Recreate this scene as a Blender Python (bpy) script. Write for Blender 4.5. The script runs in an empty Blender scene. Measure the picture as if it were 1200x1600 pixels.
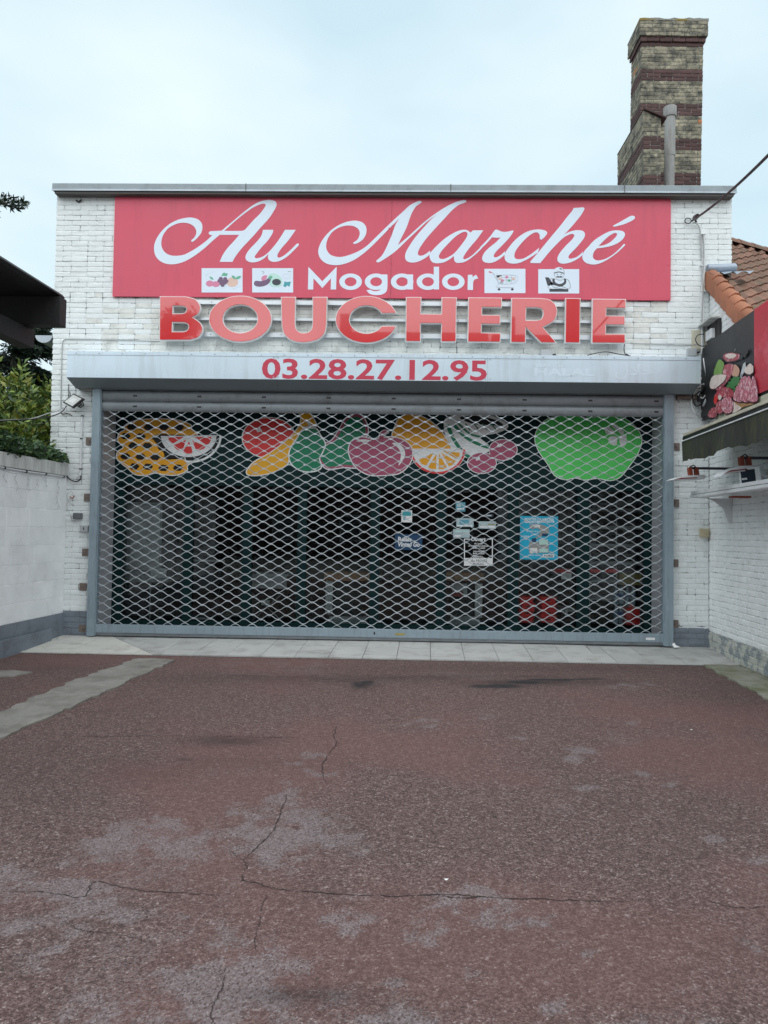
import bpy, bmesh, math, random
import numpy as np
from mathutils import Vector, Matrix
from mathutils.geometry import tessellate_polygon

random.seed(7)
RNG = np.random.default_rng(11)
SC = bpy.context.scene
COL = SC.collection

# ------------------------------------------------------------------ camera
FOC, DIST, EYE = 1100.0, 9.32, 1.43
_a, _p, _r = math.atan(24/1100), math.atan(32/1100), .0145
_d = np.array([-math.sin(_a)*math.cos(_p), math.cos(_a)*math.cos(_p), math.sin(_p)])
_r0 = np.array([math.cos(_a), math.sin(_a), 0.0]); _u0 = np.cross(_r0, _d)
_R = math.cos(_r)*_r0 + math.sin(_r)*_u0
_U = -math.sin(_r)*_r0 + math.cos(_r)*_u0
_C = np.array([0, -DIST, EYE])
cam = bpy.data.cameras.new('camera')
cam.sensor_fit = 'VERTICAL'; cam.sensor_height = 36; cam.lens = FOC/1600*36
cam.clip_start = .05; cam.clip_end = 2000
camo = bpy.data.objects.new('camera', cam); COL.objects.link(camo)
camo.matrix_world = Matrix(((_R[0], _U[0], -_d[0], _C[0]), (_R[1], _U[1], -_d[1], _C[1]),
                            (_R[2], _U[2], -_d[2], _C[2]), (0, 0, 0, 1)))
SC.camera = camo

# ------------------------------------------------------------------ sky, sun, exposure
W = bpy.data.worlds.new('World'); SC.world = W; W.use_nodes = True
nt = W.node_tree; nt.nodes.clear()
wo = nt.nodes.new('ShaderNodeOutputWorld'); bg = nt.nodes.new('ShaderNodeBackground')
sky = nt.nodes.new('ShaderNodeTexSky'); sky.sky_type = 'NISHITA'; sky.sun_disc = False
SUN_EL, SUN_AZ = math.radians(52), math.radians(184)
sky.sun_elevation = SUN_EL; sky.sun_rotation = SUN_AZ; sky.dust_density = 2.0; sky.air_density = 1.0
tc = nt.nodes.new('ShaderNodeTexCoord')
nz = nt.nodes.new('ShaderNodeTexNoise'); nz.inputs['Scale'].default_value = 1.7; nz.inputs['Detail'].default_value = 4; nz.inputs['Roughness'].default_value = .5
mp = nt.nodes.new('ShaderNodeMapping'); mp.inputs['Scale'].default_value = (1, 1, 2.2); mp.inputs['Location'].default_value = (.6, .2, .35)
rp = nt.nodes.new('ShaderNodeValToRGB')
rp.color_ramp.elements[0].position = .34; rp.color_ramp.elements[0].color = (4.0, 5.2, 5.75, 1)
rp.color_ramp.elements[1].position = .66; rp.color_ramp.elements[1].color = (5.8, 6.55, 6.75, 1)
mx = nt.nodes.new('ShaderNodeMix'); mx.data_type = 'RGBA'; mx.inputs['Factor'].default_value = .9
nt.links.new(tc.outputs['Generated'], mp.inputs['Vector']); nt.links.new(mp.outputs[0], nz.inputs['Vector'])
nt.links.new(nz.outputs['Fac'], rp.inputs['Fac'])
nt.links.new(sky.outputs[0], mx.inputs['A']); nt.links.new(rp.outputs[0], mx.inputs['B'])
nt.links.new(mx.outputs['Result'], bg.inputs['Color']); bg.inputs['Strength'].default_value = .1
nt.links.new(bg.outputs[0], wo.inputs['Surface'])
sl = bpy.data.lights.new('sun', 'SUN'); sl.energy = 1.5; sl.angle = math.radians(105); sl.color = (1, .985, .96)
so = bpy.data.objects.new('sun', sl); COL.objects.link(so)
_sd = Vector((math.sin(SUN_AZ)*math.cos(SUN_EL), math.cos(SUN_AZ)*math.cos(SUN_EL), math.sin(SUN_EL)))
so.rotation_euler = _sd.to_track_quat('Z', 'Y').to_euler(); so.location = (-10, -20, 30)
vs = SC.view_settings; vs.view_transform = 'Standard'; vs.look = 'None'; vs.gamma = 1; vs.use_curve_mapping = False
vs.exposure = 0.78
SC.cycles.max_bounces = 8; SC.cycles.transparent_max_bounces = 16; SC.cycles.use_denoising = True

# ------------------------------------------------------------------ survey helpers (pixel of the photo -> point on a world plane)
def ray(px, py): return _d + _R*(px-600)/FOC - _U*(py-800)/FOC
def FX(px, py, y=0.0):
    q = ray(px, py); t = (y-_C[1])/q[1]; P = _C+q*t; return float(P[0]), float(P[2])
def GR(px, py, z=-.06):
    q = ray(px, py); t = (z-_C[2])/q[2]; P = _C+q*t; return float(P[0]), float(P[1])
def AT(px, py, y):
    x, z = FX(px, py, y); return (x, y, z)
def ONPL(px, py, P0, N):
    q = ray(px, py); P0 = np.array(P0); N = np.array(N); t = ((P0-_C)@N)/(q@N); return _C+q*t

# ------------------------------------------------------------------ materials
MATS = {}
def mat(name, col, rough=.6, metal=0.0, var=.12, vscale=6.0, bump=.0, bscale=60.0, dirt=None, dirt_amt=.35, dscale=2.5,
        spec=.5, rand=0.0, coat=0.0, coat_ior=1.5, streak=False, dlo=.5, dhi=.72, trans=0.0, rvar=.08):
    """Principled material with world-space noise in its colour, roughness and relief; optional dirt / stain colour."""
    m = bpy.data.materials.new(name); m.use_nodes = True; n = m.node_tree; b = n.nodes['Principled BSDF']
    b.inputs['Roughness'].default_value = rough; b.inputs['Metallic'].default_value = metal
    b.inputs['Specular IOR Level'].default_value = spec
    b.inputs['Coat Weight'].default_value = coat; b.inputs['Coat IOR'].default_value = coat_ior; b.inputs['Coat Roughness'].default_value = .02
    b.inputs['Transmission Weight'].default_value = trans
    g = n.nodes.new('ShaderNodeNewGeometry')
    t1 = n.nodes.new('ShaderNodeTexNoise'); t1.inputs['Scale'].default_value = vscale; t1.inputs['Detail'].default_value = 6; t1.inputs['Roughness'].default_value = .65
    n.links.new(g.outputs['Position'], t1.inputs['Vector'])
    mr = n.nodes.new('ShaderNodeMapRange'); mr.inputs['From Min'].default_value = .25; mr.inputs['From Max'].default_value = .75
    mr.inputs['To Min'].default_value = 1-var; mr.inputs['To Max'].default_value = 1+var
    n.links.new(t1.outputs['Fac'], mr.inputs['Value'])
    val = mr.outputs['Result']
    if rand:
        oi = n.nodes.new('ShaderNodeObjectInfo'); mr2 = n.nodes.new('ShaderNodeMapRange')
        mr2.inputs['To Min'].default_value = 1-rand; mr2.inputs['To Max'].default_value = 1+rand
        n.links.new(oi.outputs['Random'], mr2.inputs['Value'])
        mm = n.nodes.new('ShaderNodeMath'); mm.operation = 'MULTIPLY'
        n.links.new(val, mm.inputs[0]); n.links.new(mr2.outputs['Result'], mm.inputs[1]); val = mm.outputs[0]
    sc_ = n.nodes.new('ShaderNodeVectorMath'); sc_.operation = 'SCALE'; sc_.inputs[0].default_value = col[:3]
    n.links.new(val, sc_.inputs['Scale'])
    out = sc_.outputs[0]
    if dirt:
        t2 = n.nodes.new('ShaderNodeTexNoise'); t2.inputs['Scale'].default_value = dscale; t2.inputs['Detail'].default_value = 8; t2.inputs['Roughness'].default_value = .7
        if streak:
            mpg = n.nodes.new('ShaderNodeMapping'); mpg.inputs['Scale'].default_value = (6, 6, .6)
            n.links.new(g.outputs['Position'], mpg.inputs['Vector']); n.links.new(mpg.outputs[0], t2.inputs['Vector'])
        else:
            n.links.new(g.outputs['Position'], t2.inputs['Vector'])
        m3 = n.nodes.new('ShaderNodeMapRange'); m3.inputs['From Min'].default_value = dlo; m3.inputs['From Max'].default_value = dhi
        m3.inputs['To Max'].default_value = dirt_amt
        n.links.new(t2.outputs['Fac'], m3.inputs['Value'])
        mxc = n.nodes.new('ShaderNodeMix'); mxc.data_type = 'RGBA'; mxc.inputs['B'].default_value = (*dirt[:3], 1)
        n.links.new(m3.outputs['Result'], mxc.inputs['Factor']); n.links.new(out, mxc.inputs['A']); out = mxc.outputs['Result']
    n.links.new(out, b.inputs['Base Color'])
    if rvar:
        m4 = n.nodes.new('ShaderNodeMapRange'); m4.inputs['From Min'].default_value = .3; m4.inputs['From Max'].default_value = .7
        m4.inputs['To Min'].default_value = max(0.02, rough-rvar); m4.inputs['To Max'].default_value = min(1, rough+rvar)
        n.links.new(t1.outputs['Fac'], m4.inputs['Value']); n.links.new(m4.outputs['Result'], b.inputs['Roughness'])
    if bump:
        t4 = n.nodes.new('ShaderNodeTexNoise'); t4.inputs['Scale'].default_value = bscale; t4.inputs['Detail'].default_value = 5
        n.links.new(g.outputs['Position'], t4.inputs['Vector'])
        bp = n.nodes.new('ShaderNodeBump'); bp.inputs['Strength'].default_value = bump; bp.inputs['Distance'].default_value = .01
        n.links.new(t4.outputs['Fac'], bp.inputs['Height']); n.links.new(bp.outputs[0], b.inputs['Normal'])
    MATS[name] = m
    return m

mat('white_brick_paint', (.79, .825, .83), .62, var=.07, vscale=9, bump=.5, bscale=24, dirt=(.42, .43, .42), dirt_amt=.6, dscale=4.2, dlo=.56, dhi=.8, rand=.025)
mat('white_joint_paint', (.72, .75, .755), .7, var=.1, vscale=14, bump=.4, bscale=40, dirt=(.13, .14, .14), dirt_amt=.9, dscale=6.5, dlo=.47, dhi=.575)
mat('old_cream_brick_paint', (.74, .745, .71), .65, var=.1, vscale=9, bump=.5, bscale=24, dirt=(.27, .26, .23), dirt_amt=.7, dscale=5, dlo=.5, dhi=.75, rand=.04)
mat('wall_white_render', (.87, .885, .895), .7, var=.05, vscale=5, bump=.35, bscale=30, dirt=(.5, .5, .5), dirt_amt=.5, dscale=1.6, dlo=.5, dhi=.78, rand=.03)
mat('side_wall_paint', (.86, .885, .89), .62, var=.07, vscale=9, bump=.5, bscale=24, dirt=(.48, .49, .48), dirt_amt=.5, dscale=4.2, dlo=.56, dhi=.8, rand=.025)
mat('plinth_grey_paint', (.20, .23, .27), .6, var=.14, vscale=8, bump=.4, bscale=35, dirt=(.07, .07, .075), dirt_amt=.7, dscale=4)
mat('plinth_peeling', (.27, .30, .32), .7, var=.2, vscale=10, bump=.6, bscale=40, dirt=(.55, .56, .50), dirt_amt=.9, dscale=7, dlo=.45, dhi=.52)
mat('coping_render', (.62, .62, .60), .8, var=.1, vscale=7, bump=.4, bscale=50, dirt=(.22, .22, .20), dirt_amt=.75, dscale=2.2, streak=True, dlo=.42, dhi=.75)
mat('zinc', (.42, .47, .52), .5, .4, var=.14, vscale=5, bump=.08, bscale=20, dirt=(.2, .22, .24), dirt_amt=.5, dscale=3)
mat('parapet_edge', (.27, .31, .335), .55, .2, var=.16, vscale=4, bump=.1, bscale=30, dirt=(.16, .17, .18), dirt_amt=.6, dscale=6)
mat('soffit_dark', (.10, .095, .09), .8, var=.15, bump=.2)
mat('sign_red', (.63, .072, .125), .42, var=.05, vscale=1.3, dirt=(.45, .055, .09), dirt_amt=.45, dscale=1.5, streak=True, dlo=.5, dhi=.75)
mat('vinyl_white', (.70, .79, .90), .4, var=.02, vscale=3)
mat('acrylic_red', (.62, .022, .028), .12, var=.03, vscale=2, spec=.6, coat=1.0, coat_ior=1.6, rvar=.0)
mat('letter_trim_white', (.78, .78, .78), .45, var=.04)
mat('aluminium_rail', (.62, .65, .68), .4, .5, var=.08)
mat('hood_metal', (.57, .67, .75), .36, .35, var=.05, vscale=1.5, dirt=(.38, .42, .43), dirt_amt=.5, dscale=1.6, streak=True, dlo=.48, dhi=.75)
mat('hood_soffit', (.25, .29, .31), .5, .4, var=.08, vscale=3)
mat('number_red', (.52, .035, .075), .45, var=.04)
mat('faint_vinyl', (.62, .72, .80), .36, .3, var=.03)
mat('galvanised', (.52, .57, .61), .42, .55, var=.12, vscale=10, dirt=(.22, .22, .21), dirt_amt=.6, dscale=3.5, rand=.10)
mat('rail_grey', (.30, .375, .43), .5, .35, var=.1, vscale=6, dirt=(.16, .17, .18), dirt_amt=.5, dscale=4, streak=True)
mat('slat_metal', (.23, .255, .275), .5, .45, var=.12, vscale=7, dirt=(.12, .11, .10), dirt_amt=.5, dscale=6)
mat('rust', (.20, .165, .145), .8, var=.3, vscale=30, bump=.3, dirt=(.13, .06, .04), dirt_amt=.7, dscale=18)
mat('black_plastic', (.02, .02, .022), .5, var=.1)
mat('rubber_cable', (.012, .013, .016), .6, var=.1)
mat('grey_cable', (.42, .43, .43), .6, var=.1)
mat('white_pvc', (.74, .75, .76), .5, var=.05, dirt=(.45, .45, .43), dirt_amt=.4, dscale=8)
mat('shop_green', (.005, .024, .026), .5, var=.12, vscale=4, spec=.15)
mat('reveal_panel', (.36, .37, .40), .6, var=.06, vscale=4)
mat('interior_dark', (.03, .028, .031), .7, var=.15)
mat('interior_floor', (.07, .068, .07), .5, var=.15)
mat('interior_white', (.55, .56, .57), .5, var=.06)
mat('interior_grey', (.34, .355, .37), .5, var=.1)
mat('wood_top', (.30, .14, .06), .5, var=.2, vscale=12)
mat('chrome', (.75, .77, .8), .15, 1.0, var=.05)
mat('plastic_red', (.78, .02, .022), .35, var=.08)
mat('plastic_dark_red', (.2, .012, .018), .45, var=.1)
mat('mustard', (.36, .28, .06), .5, var=.15)
mat('bottle_blue', (.22, .32, .40), .15, var=.1)
mat('label_blue', (.05, .12, .30), .4, var=.1)
mat('tile_pale', (.60, .585, .54), .5, var=.06, vscale=4, bump=.05, dirt=(.27, .24, .21), dirt_amt=.7, dscale=3.4, rand=.06)
mat('tile_grey', (.45, .445, .435), .5, var=.07, vscale=4, bump=.05, dirt=(.20, .185, .17), dirt_amt=.72, dscale=3.2, rand=.07)
mat('grout', (.10, .10, .10), .9, var=.2)
mat('concrete_old', (.25, .238, .215), .85, var=.22, vscale=9, bump=.6, bscale=50, dirt=(.12, .105, .095), dirt_amt=.85, dscale=3.2, dlo=.44, dhi=.68)
mat('concrete_mossy', (.26, .255, .215), .85, var=.2, vscale=6, bump=.5, bscale=50, dirt=(.11, .12, .05), dirt_amt=.85, dscale=3.2, dlo=.42, dhi=.66)
mat('crack_dark', (.040, .027, .025), .95, var=.2)
mat('brick_buff', (.30, .272, .20), .85, var=.4, vscale=22, bump=.6, bscale=60, dirt=(.04, .042, .04), dirt_amt=.92, dscale=8, dlo=.40, dhi=.62, rand=.35)
mat('brick_brown', (.08, .041, .039), .85, var=.4, vscale=20, bump=.5, bscale=60, dirt=(.04, .03, .03), dirt_amt=.6, dscale=7, rand=.28)
mat('brick_orange', (.42, .17, .07), .85, var=.25, vscale=20, bump=.5)
mat('chimney_mortar', (.26, .25, .235), .9, var=.2, vscale=20, bump=.4)
mat('lichen_cap', (.22, .215, .19), .9, var=.25, vscale=10, bump=.5, dirt=(.24, .17, .03), dirt_amt=.95, dscale=2.6, dlo=.5, dhi=.6)
mat('asbestos_pipe', (.30, .30, .295), .85, var=.12, vscale=14, bump=.3, dirt=(.17, .15, .13), dirt_amt=.8, dscale=4, streak=True)
mat('pantile', (.23, .115, .08), .8, var=.22, vscale=9, bump=.4, bscale=60, dirt=(.11, .095, .065), dirt_amt=.85, dscale=4.5, dlo=.45, dhi=.66, rand=.28)
mat('verge_terracotta', (.34, .135, .073), .75, var=.15, vscale=8, bump=.3, dirt=(.25, .13, .08), dirt_amt=.6, dscale=5, rand=.16)
mat('lead', (.34, .39, .46), .45, .3, var=.15, vscale=9, bump=.3, bscale=18)
mat('tar_wood', (.018, .017, .018), .65, var=.35, vscale=18, bump=.35, bscale=30)
mat('tar_roof', (.012, .012, .014), .6, var=.3, vscale=12, bump=.3)
mat('banner_black', (.022, .024, .028), .5, var=.12, vscale=3, bump=.25, bscale=7)
mat('banner_red', (.55, .035, .06), .5, var=.16, vscale=4, bump=.2, bscale=7, dirt=(.75, .2, .25), dirt_amt=.6, dscale=3)
mat('meat_red', (.40, .06, .085), .45, var=.55, vscale=16, dirt=(.72, .38, .42), dirt_amt=.95, dscale=15, dlo=.52, dhi=.62)
mat('meat_pink', (.52, .14, .20), .45, var=.45, vscale=18, dirt=(.82, .58, .62), dirt_amt=.95, dscale=24, dlo=.5, dhi=.58)
mat('meat_fat', (.78, .68, .62), .5, var=.1, vscale=20, dirt=(.6, .28, .28), dirt_amt=.7, dscale=12)
mat('lettuce', (.20, .36, .08), .5, var=.4, vscale=30)
mat('parsley', (.045, .20, .05), .5, var=.6, vscale=50)
mat('board_wood', (.42, .24, .11), .5, var=.2, vscale=10)
mat('onion', (.62, .34, .22), .4, var=.2, vscale=20)
mat('steel_print', (.55, .57, .6), .4, var=.15, vscale=15)
mat('awning_cloth', (.026, .029, .027), .9, var=.3, vscale=9, bump=.25, bscale=12, dirt=(.075, .085, .022), dirt_amt=.85, dscale=3.2, streak=True, dlo=.45, dhi=.72)
mat('cream_metal', (.55, .52, .42), .55, var=.15, vscale=8, dirt=(.3, .27, .18), dirt_amt=.5)
mat('white_metal', (.70, .72, .74), .5, var=.08, dirt=(.4, .4, .4), dirt_amt=.5, dscale=5)
mat('heater_lens', (.02, .035, .05), .08, var=.1, spec=.8)
mat('red_brown_clamp', (.30, .06, .035), .5, var=.15)
mat('dark_bar', (.05, .055, .075), .5, var=.1)
mat('beige_plastic', (.48, .42, .28), .55, var=.08, dirt=(.25, .21, .13), dirt_amt=.5)
mat('box_grey', (.13, .14, .15), .5, var=.1)
mat('box_light_grey', (.42, .44, .45), .5, var=.08)
mat('lamp_glass', (.62, .63, .62), .2, var=.03)
mat('paper', (.8, .8, .79), .7, var=.05)
mat('bark', (.06, .05, .04), .9, var=.3, bump=.5)
for nm, c, tr in (('leaf_bright', (.17, .235, .035), .3), ('leaf_mid', (.08, .145, .034), .3), ('leaf_dark', (.022, .048, .024), .2), ('needle_dark', (.018, .036, .024), .1), ('leaf_ivy', (.042, .10, .035), .2), ('leaf_yellow', (.20, .21, .035), .3)):
    m = mat(nm, c, .5, var=.35, vscale=14, rand=.0)
    m.node_tree.nodes['Principled BSDF'].inputs['Subsurface Weight'].default_value = 0
STICK = dict(sticker_orange=(.82, .38, .02), sticker_black=(.006, .007, .008), sticker_red=(.74, .045, .045), sticker_white=(.82, .83, .84), sticker_yellow=(.84, .42, .02),
             sticker_green=(.008, .21, .105), sticker_purple=(.40, .085, .155), sticker_lime=(.10, .66, .14), poster_blue=(.015, .42, .64), poster_navy=(.012, .06, .14),
             poster_grey=(.32, .32, .31), card_pale=(.42, .55, .58), card_cyan=(.12, .36, .46), ink_dark=(.035, .04, .055), print_violet=(.16, .09, .17), print_pink=(.66, .22, .36),
             print_peach=(.72, .50, .42), print_leaf=(.12, .42, .28), print_mint=(.50, .74, .68), print_teal=(.05, .34, .38), skin_print=(.68, .77, .87), print_grey=(.42, .45, .5))
for k, c in STICK.items(): mat(k, c, .4, var=.05, vscale=5)
# glass: clear with a Fresnel mirror on top
m = bpy.data.materials.new('shop_glass'); m.use_nodes = True; n = m.node_tree; n.nodes.clear()
o_ = n.nodes.new('ShaderNodeOutputMaterial'); tr = n.nodes.new('ShaderNodeBsdfTransparent'); gl = n.nodes.new('ShaderNodeBsdfGlossy'); fr = n.nodes.new('ShaderNodeFresnel'); mi = n.nodes.new('ShaderNodeMixShader')
tr.inputs[0].default_value = (.88, .92, .92, 1); gl.inputs['Roughness'].default_value = .02; fr.inputs[0].default_value = 1.5
n.links.new(fr.outputs[0], mi.inputs[0]); n.links.new(tr.outputs[0], mi.inputs[1]); n.links.new(gl.outputs[0], mi.inputs[2]); n.links.new(mi.outputs[0], o_.inputs[0])
MATS['shop_glass'] = m
def MT(x): return MATS[x] if isinstance(x, str) else x

# ------------------------------------------------------------------ object helpers
def link(name, mesh, m, parent=None):
    o = bpy.data.objects.new(name, mesh); COL.objects.link(o)
    if m is not None and len(mesh.materials) == 0: mesh.materials.append(MT(m))
    if parent is not None: attach(o, parent)
    return o
ROOTW = {}
def worldloc(o): return ROOTW.get(o.name, Matrix.Identity(4))
def attach(o, parent):
    o.parent = parent; o.matrix_parent_inverse = worldloc(parent).inverted()
def tag(o, label, cat=None, group=None, kind=None):
    o['label'] = label
    if cat: o['category'] = cat
    if group: o['group'] = group
    if kind: o['kind'] = kind
    return o
def thing(name, label, cat, loc=(0, 0, 0), group=None):
    o = bpy.data.objects.new(name, None); COL.objects.link(o); o.location = loc; o.empty_display_size = .1
    ROOTW[o.name] = Matrix.Translation(loc)
    return tag(o, label, cat, group)
def copy_thing(o, offset, label):
    c = o.copy(); COL.objects.link(c); c.location = Vector(o.location)+Vector(offset); c['label'] = label
    def rec(src, dst):
        for ch in src.children:
            k = ch.copy(); COL.objects.link(k); k.parent = dst; rec(ch, k)
    rec(o, c); return c

class MB:
    def __init__(s): s.v = []; s.f = []
    def add(s, vs, fs):
        b = len(s.v); s.v += [tuple(map(float, q)) for q in vs]; s.f += [tuple(i+b for i in q) for q in fs]; return s
    def box(s, x0, x1, y0, y1, z0, z1):
        return s.add([(x0,y0,z0),(x1,y0,z0),(x1,y1,z0),(x0,y1,z0),(x0,y0,z1),(x1,y0,z1),(x1,y1,z1),(x0,y1,z1)],
                     [(0,3,2,1),(4,5,6,7),(0,1,5,4),(1,2,6,5),(2,3,7,6),(3,0,4,7)])
    def obox(s, P, A, B, Cc, a, b, c):
        """box from corner P along unit axes A,B,C"""
        P, A, B, Cc = map(lambda q: np.array(q, float), (P, A, B, Cc)); A = A*a; B = B*b; Cc = Cc*c
        q = [P, P+A, P+A+B, P+B, P+Cc, P+A+Cc, P+A+B+Cc, P+B+Cc]
        return s.add(q, [(0,3,2,1),(4,5,6,7),(0,1,5,4),(1,2,6,5),(2,3,7,6),(3,0,4,7)])
    def tube(s, path, r, n=6, cap=True):
        path = [Vector(q) for q in path]; rr = r if hasattr(r, '__len__') else [r]*len(path)
        b = len(s.v); prev = None
        for i, P in enumerate(path):
            t = (path[min(i+1, len(path)-1)]-path[max(i-1, 0)])
            t = t.normalized() if t.length > 1e-9 else Vector((0, 0, 1))
            if prev is None:
                up = Vector((0, 0, 1)) if abs(t.z) < .9 else Vector((1, 0, 0)); nn = t.cross(up).normalized()
            else:
                nn = prev - t*prev.dot(t); nn = nn.normalized() if nn.length > 1e-6 else t.orthogonal().normalized()
            prev = nn; bb = t.cross(nn)
            for k in range(n):
                an = 2*math.pi*k/n; q = P+(nn*math.cos(an)+bb*math.sin(an))*rr[i]; s.v.append(tuple(q))
        for i in range(len(path)-1):
            for k in range(n):
                k2 = (k+1) % n; s.f.append((b+i*n+k, b+i*n+k2, b+(i+1)*n+k2, b+(i+1)*n+k))
        if cap:
            s.f.append(tuple(b+k for k in range(n))[::-1]); e = b+(len(path)-1)*n; s.f.append(tuple(e+k for k in range(n)))
        return s
    def bar(s, P, Q, r, n=4): return s.tube([P, Q], r, n)
    def prism(s, loops, place, d):
        """fill loops of 2-D points (first outer, rest holes), map with place(u, v, depth), thickness d"""
        base = len(s.v); flat = [q for L in loops for q in L]
        tri = tessellate_polygon([[Vector((q[0], q[1], 0)) for q in L] for L in loops])
        N = len(flat)
        s.v += [tuple(place(q[0], q[1], 0)) for q in flat]
        s.f += [tuple(base+i for i in t) for t in tri]
        if d:
            s.v += [tuple(place(q[0], q[1], d)) for q in flat]
            s.f += [tuple(base+N+i for i in t[::-1]) for t in tri]
            k = 0
            for L in loops:
                m_ = len(L)
                for i in range(m_):
                    j = (i+1) % m_; s.f.append((base+k+i, base+k+j, base+N+k+j, base+N+k+i))
                k += m_
        return s
    def build(s, name, m, parent=None, smooth=False, bevel=0, kind=None, label=None, autosmooth=None):
        me = bpy.data.meshes.new(name); me.from_pydata(s.v, [], s.f); me.update()
        bm = bmesh.new(); bm.from_mesh(me)
        bmesh.ops.recalc_face_normals(bm, faces=bm.faces)
        if bevel:
            bmesh.ops.remove_doubles(bm, verts=bm.verts, dist=1e-5)
            bmesh.ops.bevel(bm, geom=[e for e in bm.edges if e.is_manifold and e.calc_face_angle(0) > .5], offset=bevel, segments=2, profile=.7, affect='EDGES', clamp_overlap=True)
        bm.to_mesh(me); bm.free()
        if smooth:
            for p in me.polygons: p.use_smooth = True
            me.set_sharp_from_angle(angle=math.radians(40))
        o = link(name, me, m, parent)
        if kind: o['kind'] = kind
        if label: o['label'] = label
        return o

def BOX(name, m, parent, x0, x1, y0, y1, z0, z1, bevel=.004, **k):
    return MB().box(min(x0,x1), max(x0,x1), min(y0,y1), max(y0,y1), min(z0,z1), max(z0,z1)).build(name, m, parent, bevel=bevel, **k)

def smooth_loop(pts, n=5, closed=True):
    """Catmull-Rom through pts; a third element marks a corner"""
    N = len(pts); P = [np.array(q[:2], float) for q in pts]; cor = [len(q) > 2 for q in pts]; out = []
    rng = range(N) if closed else range(N-1)
    for i in rng:
        j = (i+1) % N; a = P[i]; b = P[j]
        p0 = P[i-1] if (closed or i > 0) else a; p3 = P[(j+1) % N] if (closed or j < N-1) else b
        if cor[i]: p0 = a - (b-a)*.5
        if cor[j]: p3 = b + (b-a)*.5
        if cor[i] and cor[j]:
            out.append(a); continue
        L = np.linalg.norm(b-a)
        m1 = (b-p0)/2; m2 = (p3-a)/2
        for mm in (m1, m2):
            l = np.linalg.norm(mm)
            if l > L*1.1: mm *= L*1.1/l
        for k in range(n):
            t = k/n
            out.append((2*t**3-3*t**2+1)*a+(t**3-2*t**2+t)*m1+(-2*t**3+3*t**2)*b+(t**3-t**2)*m2)
    if not closed: out.append(P[-1])
    return [tuple(q) for q in out]
def ell(cx, cy, rx, ry, n=28): return [(cx+rx*math.cos(2*math.pi*k/n), cy+ry*math.sin(2*math.pi*k/n)) for k in range(n)]
def crop(pts, ox, oy, sc): return [(ox+q[0]/sc, oy+q[1]/sc) + tuple(q[2:]) for q in pts]
def offset_loop(L, d):
    """move each edge inwards by d (outward if negative), whatever the winding"""
    P = [np.array(q) for q in L]
    P = [p for i, p in enumerate(P) if np.linalg.norm(p-P[i-1]) > 1e-6]; N = len(P)
    A = sum(P[i][0]*P[(i+1) % N][1]-P[(i+1) % N][0]*P[i][1] for i in range(N)); sg = 1 if A > 0 else -1
    out = []
    for i in range(N):
        e1 = P[i]-P[i-1]; e2 = P[(i+1) % N]-P[i]
        n1 = np.array([-e1[1], e1[0]])/np.linalg.norm(e1)*sg; n2 = np.array([-e2[1], e2[0]])/np.linalg.norm(e2)*sg
        b = n1+n2; l = b@b
        b = n1*1.0 if l < .15 else b*2/l
        out.append(tuple(P[i]+b*d))
    return out
def on_plane(L, y): return [FX(q[0], q[1], y) for q in L]
def decal(name, m, parent, loops_px, y, th=.0015, n=5, smooth=True, label=None):
    """flat cut piece traced in the plane y; loops in photo pixels"""
    Ls = [on_plane(smooth_loop(L, n) if smooth else [q[:2] for q in L], y) for L in loops_px]
    o = MB().prism(Ls, lambda u, v, d: (u, y+d, v), th).build(name, m, parent)
    if label: o['label'] = label
    return o
def ribbon_loop(pts, w):
    P = [np.array(q, float) for q in pts]; L, R_ = [], []
    for i in range(len(P)):
        t = P[min(i+1, len(P)-1)]-P[max(i-1, 0)]; t /= max(1e-9, np.linalg.norm(t)); nn = np.array([-t[1], t[0]])
        ww = w[i] if hasattr(w, '__len__') else w
        L.append(tuple(P[i]+nn*ww/2)); R_.append(tuple(P[i]-nn*ww/2))
    return L+R_[::-1]
def text(name, body, m, parent, rect, y, bold=.0, th=.0015, align='FIT', shear=0.0):
    """lettering filling the pixel rectangle (x0,y0,x1,y1) of the plane y"""
    c = bpy.data.curves.new(name, 'FONT'); c.body = body; c.offset = bold; c.resolution_u = 3; c.shear = shear; c.align_x = 'CENTER' if '\n' in body else 'LEFT'
    o = bpy.data.objects.new(name, c); me = bpy.data.meshes.new_from_object(o); bpy.data.objects.remove(o)
    co = np.empty(len(me.vertices)*3); me.vertices.foreach_get('co', co); co = co.reshape(-1, 3)
    lo, hi = co.min(0), co.max(0)
    x0, z0 = FX(rect[0], rect[3], y); x1, z1 = FX(rect[2], rect[1], y)
    co2 = np.zeros_like(co); co2[:, 0] = x0+(co[:, 0]-lo[0])/(hi[0]-lo[0])*(x1-x0); co2[:, 1] = y+th; co2[:, 2] = z0+(co[:, 1]-lo[1])/(hi[1]-lo[1])*(z1-z0)
    me.vertices.foreach_set('co', co2.ravel()); me.update()
    bm = bmesh.new(); bm.from_mesh(me); r_ = bmesh.ops.extrude_face_region(bm, geom=bm.faces[:])
    for v in r_['geom']:
        if isinstance(v, bmesh.types.BMVert): v.co.y -= th
    bmesh.ops.recalc_face_normals(bm, faces=bm.faces); bm.to_mesh(me); bm.free()
    me.materials.clear()
    for p in me.polygons: p.use_smooth = False
    return link(name, me, m, parent)

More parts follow.
